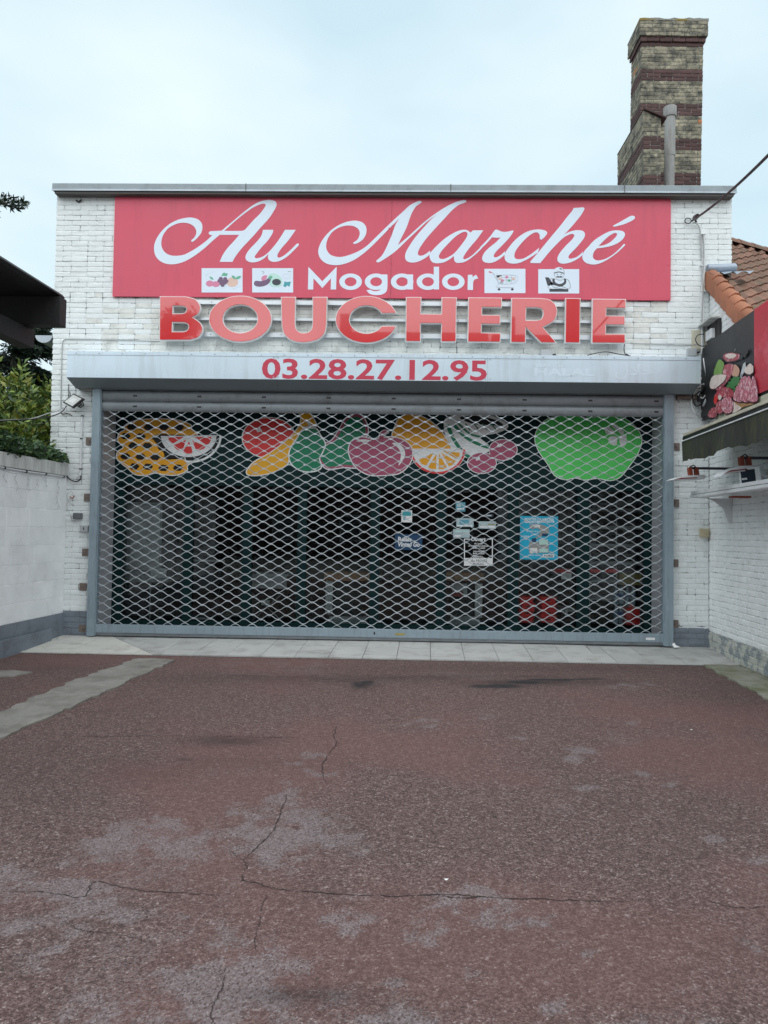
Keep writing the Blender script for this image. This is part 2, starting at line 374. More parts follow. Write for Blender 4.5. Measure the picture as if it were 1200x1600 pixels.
# ------------------------------------------------------------------ brickwork
def brick_mesh(L, H, d, seed):
    r = random.Random(seed); c = .009
    def ring(ins, y, j):
        q = []
        for (u, v) in ((c, 0), (L-c, 0), (L, c), (L, H-c), (L-c, H), (c, H), (0, H-c), (0, c)):
            uu = ins+(u/L)*(L-2*ins); vv = ins+(v/H)*(H-2*ins)
            q.append((uu+r.uniform(-j, j), -y+r.uniform(-j, j)*.5, vv+r.uniform(-j, j)))
        return q
    a = ring(0, -d, 0); b = ring(0, -.0042, .0026); e = ring(.006, .0, .0026)
    v = a+b+e+[(L/2+r.uniform(-.02, .02), -r.uniform(-.001, .003), H/2)]
    f = []
    for k in range(8):
        k2 = (k+1) % 8
        f += [(k, k2, 8+k2, 8+k), (8+k, 8+k2, 16+k2, 16+k), (16+k, 16+k2, 24)]
    return v, f
_BV = {}
def brick_variant(kind, m):
    key = (kind, m)
    if key not in _BV:
        L = {'full': .212, 'half': .10}[kind]; out = []
        for i in range(7):
            v, f = brick_mesh(L, .06, .03, hash((kind, i)) % 1000 if False else i*31+len(kind))
            me = bpy.data.meshes.new('brick'); me.from_pydata(v, [], f); me.update(); me.materials.append(MT(m))
            bm = bmesh.new(); bm.from_mesh(me); bmesh.ops.recalc_face_normals(bm, faces=bm.faces); bm.to_mesh(me); bm.free()
            out.append((me, v, f, L))
        _BV[key] = out
    return _BV[key]
def brick_course_list(rows, Lh=.222, rnd=None, jt=.010, header_p=.18, paint=False):
    """rows: [(v0, v1, [(ua, ub), ...])]; gives bricks (u0,u1,v0,v1,row)"""
    rnd = rnd or random.Random(3); out = []
    for ri, (v0, v1, ivs) in enumerate(rows):
        for (ua, ub) in ivs:
            u = ua - (0.0 if ri % 2 == 0 else Lh/2)
            while u < ub-.02:
                L = Lh/2 if rnd.random() < header_p else Lh
                a = max(u, ua); b = min(u+L, ub); u += L
                if ub-b < .05: b = ub; u = ub
                j = jt*rnd.uniform(.35, 1.0)
                if b-a > .035: jv = jt*rnd.choice((.06, .1, .15, .25, .7, 1.1)) if paint else j; out.append((a+jv/2, b-jv/2, v0+jt*rnd.uniform(.05, .5)*(.6 if paint else 1), v1-jt*rnd.uniform(.05, .5)*(.6 if paint else 1), ri))
    return out
def lay_bricks(owner, bricks, P0, U, N, m, limit=300, name='brick', rnd=None, matfn=None, proud=.003, order=None):
    """bricks on the plane through P0 spanned by U and z; the largest ones single, the rest one 'stuff' part per material"""
    rnd = rnd or random.Random(5); P0 = Vector(P0); U = Vector(U).normalized(); N = Vector(N).normalized(); Z = Vector((0, 0, 1))
    idx = list(range(len(bricks)))
    idx.sort(key=order if order else (lambda i: -round((bricks[i][1]-bricks[i][0])*20)))
    single = set(idx[:limit]); rest = {}
    for i, (u0, u1, v0, v1, ri) in enumerate(bricks):
        mm = matfn(bricks[i]) if matfn else m
        kind = 'full' if u1-u0 > .15 else 'half'
        me, v, f, L = rnd.choice(brick_variant(kind, mm))
        su = (u1-u0)/L; sv = (v1-v0)/.06; pr = rnd.uniform(-.3, 1)*proud; tl = rnd.uniform(-.008, .008)
        Ux = (U*math.cos(tl)+Z*math.sin(tl)); Zx = (Z*math.cos(tl)-U*math.sin(tl)); org = P0+U*u0+Z*v0+N*pr
        M = Matrix(((Ux.x*su, -N.x, Zx.x*sv, org.x), (Ux.y*su, -N.y, Zx.y*sv, org.y), (Ux.z*su, -N.z, Zx.z*sv, org.z), (0, 0, 0, 1)))
        if i in single:
            o = bpy.data.objects.new(name, me); COL.objects.link(o); attach(o, owner); o.matrix_basis = M
        else:
            mb = rest.setdefault(mm, MB()); mb.add([tuple(M @ Vector(q)) for q in v], f)
    for mm, mb in rest.items(): mb.build('brickwork', mm, owner, kind='stuff')

# ================================================================== GROUND
Zg = -.062                                             # level of the red asphalt
LW = Vector((-.06, -1, 0)).normalized()                # the side walls run this way towards the street
LWN = Vector((1, -.06, 0)).normalized()
XL0, XR0 = -4.455, 4.061                               # feet of the side walls on the shop front
def xleft(y): return XL0 + .06*y
def xright(y): return XR0 + .06*y

g = MB(); S = 400
g.add([(-S, -S, -.11), (S, -S, -.11), (S, S, -.11), (-S, S, -.11)], [(0, 1, 2, 3)])
go = g.build('ground', 'concrete_old'); tag(go, 'bare ground around the shop yard', kind='structure')

def vnoise(x, y, sc, seed):
    r = np.random.default_rng(seed); T = r.random((256, 256))
    X = x*sc+1000; Y = y*sc+1000; xi = np.floor(X).astype(int); yi = np.floor(Y).astype(int); fx = X-xi; fy = Y-yi
    fx = fx*fx*(3-2*fx); fy = fy*fy*(3-2*fy)
    a = T[xi % 256, yi % 256]; b = T[(xi+1) % 256, yi % 256]; c = T[xi % 256, (yi+1) % 256]; d = T[(xi+1) % 256, (yi+1) % 256]
    return (a*(1-fx)+b*fx)*(1-fy)+(c*(1-fx)+d*fx)*fy
def fbm(x, y, sc, seed, o=5):
    s = 0; w = 1; t = 0
    for k in range(o): s = s+vnoise(x, y, sc*2**k, seed+k)*w; t += w; w *= .6
    return s/t
STEP = .025
gx = np.arange(-5.2, 4.6+1e-6, STEP); gy = np.arange(-12.0, -1.0+1e-6, STEP)
X, Y = np.meshgrid(gx, gy); nx, ny = len(gx), len(gy)
und = (fbm(X, Y, .6, 1, 3)-.5)*.02 + (fbm(X, Y, 9, 8, 3)-.5)*.0035
edge = np.clip((-1.02-Y)/.3, 0, 1)
Zv = Zg + und*edge
rel = np.stack([X, Y, Zv], -1)-_C; dep = np.maximum(rel@_d, .05); PX = 600+FOC*(rel@_R)/dep; PY = 800-FOC*(rel@_U)/dep
infront = (rel@_d) > .3
def blob(px, py, rx, ry, soft=1.0): return np.exp(-(((PX-px)/rx)**2+((PY-py)/ry)**2)*soft)*infront
worn = np.zeros_like(X)
for b in [(300,1325,170,45,.75),(420,1330,130,60,.8),(480,1200,45,22,.7),(455,1240,30,45,.6),(130,1410,130,60,.75),(330,1480,60,45,.8),(330,1540,75,70,1.1),(240,1590,70,30,.7),
          (620,1440,220,50,.75),(560,1395,130,25,.6),(750,1440,90,35,.6),(920,1492,30,14,1.2),(860,1575,34,22,1.25),(620,1535,24,12,1.1),(630,1580,26,14,.9),(1020,1490,60,30,.6),
          (905,1172,26,7,1.1),(895,1185,28,7,.9),(915,1233,34,9,1.0),(780,1120,36,7,.7),(815,1152,30,5,.7),(985,1130,18,5,.7),(1108,1170,14,5,.9),(1115,1312,20,7,1.1),(1195,1345,30,10,.8),
          (1000,1208,16,6,.7),(1050,1226,14,5,.8),(60,1380,90,30,.55),(150,1560,60,30,.6),(720,1515,60,20,.55),(560,1595,50,14,.9),(1120,1440,90,40,.45),(850,1520,50,18,.5),(640,1130,80,8,.35),(1000,1070,60,7,.6),(560,1330,60,30,.4)]:
    worn = np.maximum(worn, blob(*b[:4])*b[4])
nzA = fbm(X, Y, 2.2, 21, 6); nzB = fbm(X, Y, 7.0, 33, 5)
worn = np.maximum(worn, np.clip((PY-1330)/260, 0, 1)*.34*infront)
nzC = fbm(X, Y, 16.0, 63, 3)
worn_f = np.clip((worn*1.22 + (nzA-.5)*2.4 + (nzB-.5)*1.9 + (nzC-.5)*1.2 - .23)/.95, 0, 1)*np.clip(worn*6, 0, 1)
worn_f = np.maximum(worn_f, np.clip((fbm(X, Y, 1.1, 55, 6)-.62)/.2, 0, .5))
dark = np.zeros_like(X)
for b in [(660,1158,0,0,0),(345,1158,75,9,.75),(330,1190,200,14,.25),(230,1205,120,25,.25),(560,1060,330,9,.45),(570,1070,22,9,.8),(840,1066,130,5,.9),(790,1071,62,6,.6),(700,1057,260,5,.4),(850,1045,330,8,.35),(1150,1085,90,30,.25),(470,1555,110,14,.6),(80,1045,60,8,.3),(288,1187,14,3,.9),(1000,1240,220,120,.12),(60,1220,120,60,.2)]:
    if b[2]: dark = np.maximum(dark, blob(*b[:4])*b[4])
dark = np.clip(dark*(.6+.9*fbm(X, Y, 6, 77, 4)), 0, 1)
red = np.clip((fbm(X, Y, .9, 91, 4)-.45)/.25, 0, 1)*.7 + np.clip((1320-PY)/300, 0, 1)*.15
tar = np.zeros_like(X)
for b in [(775,1072,46,3.6,1.2),(820,1066,34,3.6,1.2),(860,1062,55,2.2,1.1),(915,1061,40,1.8,.9),(558,1070,16,8,.8),(575,1067,16,5,.8)]:
    tar = np.maximum(tar, blob(*b[:4])*b[4])
tar = np.clip((tar*(.45+1.1*fbm(X, Y, 9, 5, 4))-.40)/.34, 0, 1)*.85
me = bpy.data.meshes.new('asphalt_yard')
me.vertices.add(nx*ny); me.vertices.foreach_set('co', np.stack([X, Y, Zv], -1).astype(np.float32).ravel())
ii = (np.arange(ny-1)[:, None]*nx+np.arange(nx-1)[None, :]).ravel()
q = np.stack([ii, ii+1, ii+1+nx, ii+nx], -1).astype(np.int32)
me.loops.add(q.size); me.loops.foreach_set('vertex_index', q.ravel())
me.polygons.add(len(q)); me.polygons.foreach_set('loop_start', np.arange(0, q.size, 4, dtype=np.int32)); me.polygons.foreach_set('loop_total', np.full(len(q), 4, dtype=np.int32))
me.update(); me.polygons.foreach_set('use_smooth', np.ones(len(q), dtype=bool))
for nm, arr in (('worn', worn_f), ('dark', dark), ('red', red), ('tar', tar)):
    at = me.attributes.new(nm, 'FLOAT', 'POINT'); at.data.foreach_set('value', arr.astype(np.float32).ravel())
def asphalt_material():
    m = bpy.data.materials.new('red_asphalt'); m.use_nodes = True; n = m.node_tree; b = n.nodes['Principled BSDF']; b.inputs['Specular IOR Level'].default_value = .35
    g = n.nodes.new('ShaderNodeNewGeometry')
    def attr(nm):
        a = n.nodes.new('ShaderNodeAttribute'); a.attribute_name = nm; return a.outputs['Fac']
    def mixc(f, A, B):
        x = n.nodes.new('ShaderNodeMix'); x.data_type = 'RGBA'
        for s, v in (('Factor', f), ('A', A), ('B', B)):
            if isinstance(v, tuple): x.inputs[s].default_value = (*v, 1)
            elif isinstance(v, float): x.inputs[s].default_value = v
            else: n.links.new(v, x.inputs[s])
        return x.outputs['Result']
    def math_(op, a, b_, c=None):
        x = n.nodes.new('ShaderNodeMath'); x.operation = op
        for k, v in enumerate((a, b_) if c is None else (a, b_, c)):
            if isinstance(v, (int, float)): x.inputs[k].default_value = v
            else: n.links.new(v, x.inputs[k])
        x.use_clamp = op in ('MULTIPLY_ADD',); return x.outputs[0]
    vo = n.nodes.new('ShaderNodeTexVoronoi'); vo.inputs['Scale'].default_value = 150; vo.inputs['Randomness'].default_value = 1
    n.links.new(g.outputs['Position'], vo.inputs['Vector'])
    vo2 = n.nodes.new('ShaderNodeTexVoronoi'); vo2.inputs['Scale'].default_value = 64
    n.links.new(g.outputs['Position'], vo2.inputs['Vector'])
    sep = n.nodes.new('ShaderNodeSeparateColor'); n.links.new(vo.outputs['Color'], sep.inputs[0])
    sep2 = n.nodes.new('ShaderNodeSeparateColor'); n.links.new(vo2.outputs['Color'], sep2.inputs[0])
    base = n.nodes.new('ShaderNodeValToRGB'); cr = base.color_ramp
    cr.elements[0].position = 0; cr.elements[0].color = (.046, .031, .029, 1)
    cr.elements[1].position = 1; cr.elements[1].color = (.26, .205, .195, 1)
    for p, c in ((.35, (.086, .053, .049)), (.62, (.148, .095, .089)), (.85, (.21, .15, .14)), (.93, (.34, .28, .27))):
        e = cr.elements.new(p); e.color = (*c, 1)
    mixv = math_('MULTIPLY_ADD', sep2.outputs[0], .35, math_('MULTIPLY', sep.outputs[0], .65)); n.links.new(mixv, base.inputs[0])
    redc = mixc(attr('red'), base.outputs[0], mixc(.55, base.outputs[0], (.176, .085, .077)))
    # worn: pale binder film with the aggregate showing through
    wcol = n.nodes.new('ShaderNodeValToRGB'); w = wcol.color_ramp
    w.elements[0].color = (.055, .042, .042, 1); w.elements[1].color = (.32, .285, .29, 1); e = w.elements.new(.3); e.color = (.17, .135, .138, 1); e = w.elements.new(.75); e.color = (.245, .205, .212, 1)
    n.links.new(sep.outputs[1], wcol.inputs[0])
    nse = n.nodes.new('ShaderNodeTexNoise'); nse.inputs['Scale'].default_value = 30; nse.inputs['Detail'].default_value = 6; nse.inputs['Roughness'].default_value = .75
    n.links.new(g.outputs['Position'], nse.inputs['Vector'])
    thr = math_('ADD', math_('MULTIPLY', nse.outputs['Fac'], .95), math_('MULTIPLY', sep.outputs[2], .62))
    wf = n.nodes.new('ShaderNodeMapRange'); wf.inputs['From Min'].default_value = -.16; wf.inputs['From Max'].default_value = .26
    n.links.new(math_('SUBTRACT', math_('MULTIPLY', attr('worn'), 1.28), math_('SUBTRACT', thr, .05)), wf.inputs['Value'])
    c1 = mixc(math_('MULTIPLY', wf.outputs['Result'], .66), redc, wcol.outputs[0])
    c2 = mixc(math_('MULTIPLY', attr('dark'), .7), c1, (.022, .016, .016))
    c3 = mixc(attr('tar'), c2, (.022, .021, .024))
    n.links.new(c3, b.inputs['Base Color'])
    rg = math_('SUBTRACT', .86, math_('MULTIPLY', attr('tar'), .3)); n.links.new(rg, b.inputs['Roughness'])
    bp = n.nodes.new('ShaderNodeBump'); bp.inputs['Strength'].default_value = .7; bp.inputs['Distance'].default_value = .006
    n.links.new(math_('ADD', vo.outputs['Distance'], math_('MULTIPLY', nse.outputs['Fac'], .5)), bp.inputs['Height']); n.links.new(bp.outputs[0], b.inputs['Normal'])
    return m
asph = link('asphalt_yard', me, asphalt_material()); tag(asph, 'worn red asphalt yard in front of the shop', kind='structure')

def ground_ribbon(name, pts_px, wpx, m, parent, lift, jag=.35, seed=1, z=Zg, n=10):
    r = random.Random(seed); P = [GR(*q, z) for q in smooth_loop(pts_px, 5, closed=False)]
    out = []
    for i in range(len(P)-1):
        for k in range(n//5):
            t = k/(n//5); out.append((P[i][0]*(1-t)+P[i+1][0]*t, P[i][1]*(1-t)+P[i+1][1]*t))
    out.append(P[-1])
    L = sum(math.dist(out[i], out[i+1]) for i in range(len(out)-1)); J = L/len(out)*jag
    out = [(a+r.uniform(-J, J), b+r.uniform(-J, J)) for a, b in out]
    N = len(out); ws = [.62*wpx*r.uniform(.2, 1.4)*min(1, .25+4*min(i, N-1-i)/N) for i in range(N)]
    def zz(x, y):
        ix = min(max(int(round((x-gx[0])/STEP)), 1), nx-2); iy = min(max(int(round((y-gy[0])/STEP)), 1), ny-2)
        return float(Zv[iy-1:iy+2, ix-1:ix+2].max())
    mb = MB(); vsx = []
    for i, (x, y) in enumerate(out):
        t = np.array(out[min(i+1, N-1)])-np.array(out[max(i-1, 0)]); t = t/max(1e-9, np.linalg.norm(t)); nn = np.array([-t[1], t[0]])*ws[i]/2
        vsx += [(x+nn[0], y+nn[1], zz(x, y)+lift), (x-nn[0], y-nn[1], zz(x, y)+lift)]
    mb.add(vsx, [(2*i, 2*i+1, 2*i+3, 2*i+2) for i in range(N-1)])
    return mb.build(name, m, parent)
for k, (pts, w) in enumerate([
    ([(0,1393),(70,1395),(130,1402),(150,1378),(210,1391),(320,1398),(345,1400)], .009),
    ([(360,1330),(385,1352),(378,1375),(400,1380),(430,1390),(500,1396),(600,1401),(700,1398),(780,1404),(880,1406),(960,1408),(1010,1405)], .010),
    ([(527,1130),(522,1150),(525,1162),(512,1180),(503,1196),(506,1212),(512,1226)], .014),
    ([(443,1234),(447,1248),(440,1262),(436,1276),(425,1300),(395,1330),(380,1345)], .011),
    ([(418,1398),(408,1420),(405,1445),(398,1470),(402,1490)], .007),
    ([(352,1510),(348,1540),(330,1580),(335,1600)], .006),
    ([(275,1055),(330,1055),(450,1058),(540,1062),(640,1058),(760,1056),(900,1058),(1030,1062)], .012),
    ([(80,1150),(160,1151),(240,1149),(330,1151),(420,1152),(520,1152)], .010),
    ([(100,1440),(130,1455),(180,1460),(240,1475)], .005),
    ([(690,1400),(720,1404),(760,1401)], .013),
    ([(1100,1405),(1150,1418),(1200,1416)], .007)]):
    ground_ribbon('crack', pts, w, 'crack_dark', asph, .002, seed=k)
def ground_patch(name, poly_px, m, lift, label, jag=.032, seed=2, parent=None):
    r = random.Random(seed); P = []
    W_ = [GR(q[0], q[1], Zg) for q in poly_px]
    for i in range(len(W_)):
        a = W_[i]; b = W_[(i+1) % len(W_)]; nn = max(1, int(math.dist(a, b)/.07))
        for k in range(nn): t = k/nn; P.append((a[0]*(1-t)+b[0]*t+r.uniform(-jag, jag), a[1]*(1-t)+b[1]*t+r.uniform(-jag, jag)))
    o = MB().prism([P], lambda u, v, d: (u, v, Zg+lift-d), .05).build(name, m, parent)
    return tag(o, label, kind='structure')
ground_patch('concrete_strip', [(-120,1215),(0,1158),(75,1122),(150,1089),(215,1058),(275,1034),(262,1031),(215,1030),(190,1040),(150,1052),(60,1089),(0,1117),(-120,1165)], 'concrete_old', .016, 'pale concrete strip crossing the red asphalt at the left')
ground_patch('concrete_verge', [(1100,1040),(1112,1048),(1135,1060),(1165,1076),(1200,1095),(1300,1150),(1420,1160),(1300,1060),(1190,1042)], 'concrete_mossy', .016, 'mossy concrete verge at the foot of the right wall', seed=4)
ground_patch('concrete_patch', [(-20,1050),(20,1049),(50,1052),(20,1058),(-20,1060)], 'concrete_old', .014, 'small grey concrete patch in the asphalt by the left wall', seed=6, jag=.01)

# ---- tiled threshold strip, sloping slightly to the yard
STRIP_Y0, STRIP_Y1 = .42, -1.03
def strip_z(y): return -.052*max(0, -y)/1.03 - (.0)
def clip_poly(P, a, b, c):
    """keep a*x+b*y+c >= 0"""
    out = []
    for i in range(len(P)):
        p, q = P[i], P[(i+1) % len(P)]; dp = a*p[0]+b*p[1]+c; dq = a*q[0]+b*q[1]+c
        if dp >= 0: out.append(p)
        if dp*dq < 0: t = dp/(dp-dq); out.append((p[0]+(q[0]-p[0])*t, p[1]+(q[1]-p[1])*t))
    return out
pave = MB()
xl, xr = xleft(STRIP_Y1)-.02, xright(STRIP_Y1)+.02
pave.add([(-4.9, STRIP_Y0, -.006), (4.5, STRIP_Y0, -.006), (4.5, 0, -.006), (4.5, STRIP_Y1, strip_z(STRIP_Y1)-.006), (-4.9, STRIP_Y1, strip_z(STRIP_Y1)-.006), (-4.9, 0, -.006),
          (-4.9, STRIP_Y1, -.12), (4.5, STRIP_Y1, -.12)], [(0, 1, 2, 5), (5, 2, 3, 4), (4, 3, 7, 6)])
pave_o = pave.build('pavement', 'grout'); tag(pave_o, 'tiled threshold strip along the shop front', kind='structure')
CUT_A = GR(170, 994, -.01), GR(253, 1027, -.045); CUT_B = GR(908, 1004, -.01), GR(944, 1038, -.045)
def side(cut):
    (x0, y0), (x1, y1) = cut; a, b = (y0-y1), (x1-x0); c = -(a*x0+b*y0); return a, b, c
def lay_tiles(zone, ox, oy, TW, TD, m, rot, dz):
    c, s = math.cos(rot), math.sin(rot); r = random.Random(9)
    for i in range(-16, 17):
        for j in range(-1, 6):
            u0 = i*TW+ox; v0 = -j*TD+oy
            P = [(u0, v0-TD), (u0+TW, v0-TD), (u0+TW, v0), (u0, v0)]; g_ = .003
            P = [(P[0][0]+g_, P[0][1]+g_), (P[1][0]-g_, P[1][1]+g_), (P[2][0]-g_, P[2][1]-g_), (P[3][0]+g_, P[3][1]-g_)]
            P = [(x*c-y*s, x*s+y*c) for x, y in P]
            for (a, b, cc) in zone:
                P = clip_poly(P, a, b, cc)
                if len(P) < 3: break
            if len(P) < 3: continue
            ar = abs(sum(P[k][0]*P[(k+1) % len(P)][1]-P[(k+1) % len(P)][0]*P[k][1] for k in range(len(P))))/2
            if ar < .002: continue
            up = r.uniform(0, .0025)+dz
            MB().prism([P], lambda x, y, d: (x, y, strip_z(y)+.004+up-d), .018).build('tile', m, pave_o, bevel=0)
base_zone = [(0, 1, -STRIP_Y1-.004), (0, -1, .36), (1, -.06, -XL0-.004), (-1, .06, XR0-.004)]
aA, bA, cA = side(CUT_A); aB, bB, cB = side(CUT_B)
sgA = 1 if aA*(-4.4)+bA*(-.5)+cA > 0 else -1; sgB = 1 if aB*4.0+bB*(-.5)+cB > 0 else -1
lay_tiles(base_zone+[(sgA*aA, sgA*bA, sgA*cA-.004)], .12, .17, .40, .43, 'tile_pale', math.radians(-2.3), 0)
lay_tiles(base_zone+[(-sgA*aA, -sgA*bA, -sgA*cA-.004), (-sgB*aB, -sgB*bB, -sgB*cB-.006)], .03, .0, .40, .43, 'tile_grey', math.radians(-2.3), .003)
lay_tiles(base_zone+[(sgB*aB, sgB*bB, sgB*cB-.006)], .21, .0, .40, .43, 'tile_grey', math.radians(-2.3), -.004)

# ================================================================== SHOP BUILDING
XB0, XB1, ZTOP = -4.705, 4.36, 5.94
OPX0, OPX1, OPZ = -3.99, 3.47, 3.42                    # opening behind the grille
shop = thing('shop_building', 'white painted brick shop building with flat roof and zinc coping', 'building', (0, 0, 0))
JD = .0048
wl = MB()
wl.box(XB0+.012, OPX0, JD, .42, 0, ZTOP); wl.box(OPX1, XB1-.012, JD, .42, 0, ZTOP); wl.box(OPX0, OPX1, JD, .42, OPZ, ZTOP)
wl.build('wall', 'white_joint_paint', shop)
sw = MB(); sw.box(XB0+.012, XB0+.3, .42, 9, 0, ZTOP); sw.box(XB1-.3, XB1-.012, .42, 9, 0, ZTOP); sw.box(XB0+.3, XB1-.3, 8.7, 9, 0, ZTOP)
sw.build('side_wall', 'white_brick_paint', shop)
BOX('roof', 'soffit_dark', shop, XB0+.3, XB1-.3, .42, 8.7, ZTOP-.35, ZTOP-.15, 0)
# coping: fascia, drip and the dark board under it
cp = MB(); cx0, cx1 = XB0+.015, XB1-.01
cp.box(XB0-.0, XB1+.0, -.13, .5, 5.945, 6.04); o = cp.build('coping', 'parapet_edge', shop, bevel=.008)
BOX('drip_edge', 'zinc', shop, XB0-.004, XB1+.004, -.134, -.1305, 5.937, 5.96, .002)
BOX('soffit_board', 'soffit_dark', shop, XB0+.03, XB1-.03, -.115, .004, 5.905, 5.944, .003)
for xs in (-2.1, .62, 2.9): BOX('coping_joint', 'soffit_dark', shop, xs-.004, xs+.004, -.1395, -.1375, 5.94, 6.043, 0)
# lintel reveal panels behind the grille
BOX('reveal_panel', 'reveal_panel', shop, OPX0, OPX0+.012, .008, .40, .0, 3.4, .002)
BOX('reveal_panel', 'reveal_panel', shop, OPX1-.012, OPX1, .008, .40, .0, 3.4, .002)
# painted plinth of the piers
def plinth(x0, x1, m, seed):
    rows = [(.02+k*.075, .02+(k+1)*.075, [(x0, x1)]) for k in range(4)]
    return brick_course_list(rows, rnd=random.Random(seed))
lay_bricks(shop, plinth(XL0+.0, -4.10, 'plinth_grey_paint', 1), (0, -.012, 0), (1, 0, 0), (0, -1, 0), 'plinth_grey_paint', 60)
lay_bricks(shop, [b for b in plinth(3.565, XR0, 'plinth_grey_paint', 2) if b[3] < .26], (0, -.012, 0), (1, 0, 0), (0, -1, 0), 'plinth_grey_paint', 60)
BOX('plinth', 'plinth_grey_paint', shop, XL0, -4.10, -.006, .006, .0, .325, .002); BOX('plinth', 'plinth_grey_paint', shop, 3.565, XR0, -.006, .006, .0, .225, .002)
rows = []; z = .325; CO = .0702
while z < 5.90:
    zc = z+CO/2; iv = []
    if zc < 3.30: iv = [(XB0, -4.085), (3.555, XR0)]
    elif zc < 3.72: iv = [(XB0, -4.02), (3.5, XR0)]
    elif zc < 4.56: iv = [(XB0, XR0)]
    else: iv = [(XB0, -3.86), (3.51, XR0)]
    if zc > 5.05: iv[-1] = (iv[-1][0], XB1)
    if zc < .36: iv = [q for q in iv if True]
    rows.append((z, z+CO, iv)); z += CO
for k in range(2): rows.insert(0, (.325-CO*(k+1)+.012, .325-CO*k, [(3.57, XR0)]))
fb = brick_course_list(rows, rnd=random.Random(12), paint=True)
rcb = random.Random(4)
def cream(b):
    e = min((b[0]+4.3)/.9, (3.8-b[1])/.9, (4.65-b[2])/.1+.3) if 3.65 < b[2] < 4.62 else 0
    return 'old_cream_brick_paint' if rcb.random() < e*.85 else 'white_brick_paint'
lay_bricks(shop, fb, (0, 0, 0), (1, 0, 0), (0, -1, 0), 'white_brick_paint', 300, matfn=cream)

# ------------------------------------------------------------------ shop window behind the grille
YF, YGl = .40, .47
win = thing('shop_window', 'dark green shop window front behind the closed grille', 'shop window', (-.26, .45, 0))
fz0 = FX(600, 762, YF)[1]
BOX('fascia_panel', 'shop_green', win, OPX0+.013, OPX1-.013, YF, YF+.06, fz0, 3.38, .004)
posts = [(172, 192), (286, 300), (378, 393), (464, 478), (578, 593), (682, 697), (794, 810), (902, 921), (1007, 1022)]
pxs = []
for a, b in posts:
    x0 = FX(a, 860, .42)[0]; x1 = FX(b, 860, .42)[0]; pxs.append((x0, x1)); BOX('post', 'shop_green', win, x0, x1, .42, .50, .0, fz0-.002, .004)
BOX('sill', 'shop_green', win, OPX0+.013, OPX1-.013, .41, .415, .005, .12, .001)
BOX('transom', 'shop_green', win, OPX0+.013, OPX1-.013, .418, .4195, .12, .17, .0)
for i in range(len(pxs)-1):
    BOX('pane', 'shop_glass', win, pxs[i][1]+.001, pxs[i+1][0]-.001, YGl, YGl+.006, .10, fz0-.003, 0)
BOX('pane', 'shop_glass', win, OPX0+.013, pxs[0][0]-.001, YGl, YGl+.006, .10, fz0-.003, 0)
# the room behind: dark walls and floor
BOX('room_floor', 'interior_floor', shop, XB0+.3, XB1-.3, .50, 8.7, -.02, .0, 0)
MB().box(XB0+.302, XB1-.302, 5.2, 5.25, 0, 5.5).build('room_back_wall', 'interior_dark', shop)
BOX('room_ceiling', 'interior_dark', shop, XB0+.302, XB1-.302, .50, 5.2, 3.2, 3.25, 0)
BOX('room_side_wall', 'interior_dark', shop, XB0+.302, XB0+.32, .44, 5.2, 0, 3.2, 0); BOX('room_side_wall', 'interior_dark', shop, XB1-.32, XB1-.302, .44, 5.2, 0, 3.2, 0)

# ------------------------------------------------------------------ rolling grille: hood, guide rails, slats, rods, bottom bar
gr = thing('rolling_grille', 'closed galvanised rolling grille of wavy rods across the shop front', 'security grille', (-.26, -.05, 0))
for nm, x0, x1 in (('guide_rail', -4.095, -3.99), ('guide_rail', 3.448, 3.562)):
    rb = MB(); rb.box(x0, x1, -.104, 0.0, .012, 3.345)
    o = rb.build(nm, 'rail_grey', gr, bevel=.004)
    xi = x1 if x0 < 0 else x0; sg = 1 if x0 < 0 else -1
    BOX('channel_lip', 'rail_grey', o, xi, xi+sg*.012, -.09, -.062, .02, 3.34, .001)
    BOX('channel_lip', 'rail_grey', o, xi, xi+sg*.012, -.034, -.008, .02, 3.34, .001)
GX0, GX1, GY = -3.985, 3.445, -.048
for z0, z1 in ((2.995, 3.125), (3.130, 3.27)):
    s_ = MB(); n_ = 8; prof = [(-.012-.016*math.sin(math.pi*k/n_)**.6 if 0 < k < n_ else -.006, z0+(z1-z0)*k/n_) for k in range(n_+1)]
    vs_, fs_ = [], []
    for (yy, zz) in prof: vs_ += [(GX0, GY+yy, zz), (GX1, GY+yy, zz)]
    for (yy, zz) in prof: vs_ += [(GX0, GY+.014, zz), (GX1, GY+.014, zz)]
    k0 = 2*(n_+1)
    for k in range(n_): fs_ += [(2*k, 2*k+1, 2*k+3, 2*k+2), (k0+2*k, k0+2*k+2, k0+2*k+3, k0+2*k+1)]
    fs_ += [(0, k0, k0+1, 1), (2*n_, 2*n_+1, k0+2*n_+1, k0+2*n_)]
    s_.add(vs_, fs_); so_ = s_.build('slat', 'slat_metal', gr, smooth=True)
    for k in range(9):
        xx = GX0+.45+k*.86; BOX('lock_slot', 'black_plastic', so_, xx-.028, xx+.028, GY-.031, GY-.026, (z0+z1)/2-.012, (z0+z1)/2+.010, .002)
ZR0, ZR1, NR = .176, 2.985, 49
dz_ = (ZR1-ZR0)/(NR-1); PER = .2235
def rod_mesh(sgn, seed):
    r = random.Random(seed); path = []; nseg = int((GX1-GX0)/PER*14)
    ph = .06
    for i in range(nseg+1):
        x = GX0+(GX1-GX0)*i/nseg; w = math.cos(2*math.pi*(x-GX0-ph)/PER)
        w = max(-1, min(1, w*1.04)); path.append((x, GY+.004*w*0, sgn*w*(dz_/2-.0035)))
    mb = MB(); mb.tube(path, .0049, 5); me = bpy.data.meshes.new('grille_rod'); me.from_pydata(mb.v, [], mb.f); me.update()
    for p in me.polygons: p.use_smooth = True
    me.materials.append(MT('galvanised')); return me
rm = {1: rod_mesh(1, 1), -1: rod_mesh(-1, 2)}
clips = MB(); rr_ = random.Random(4)
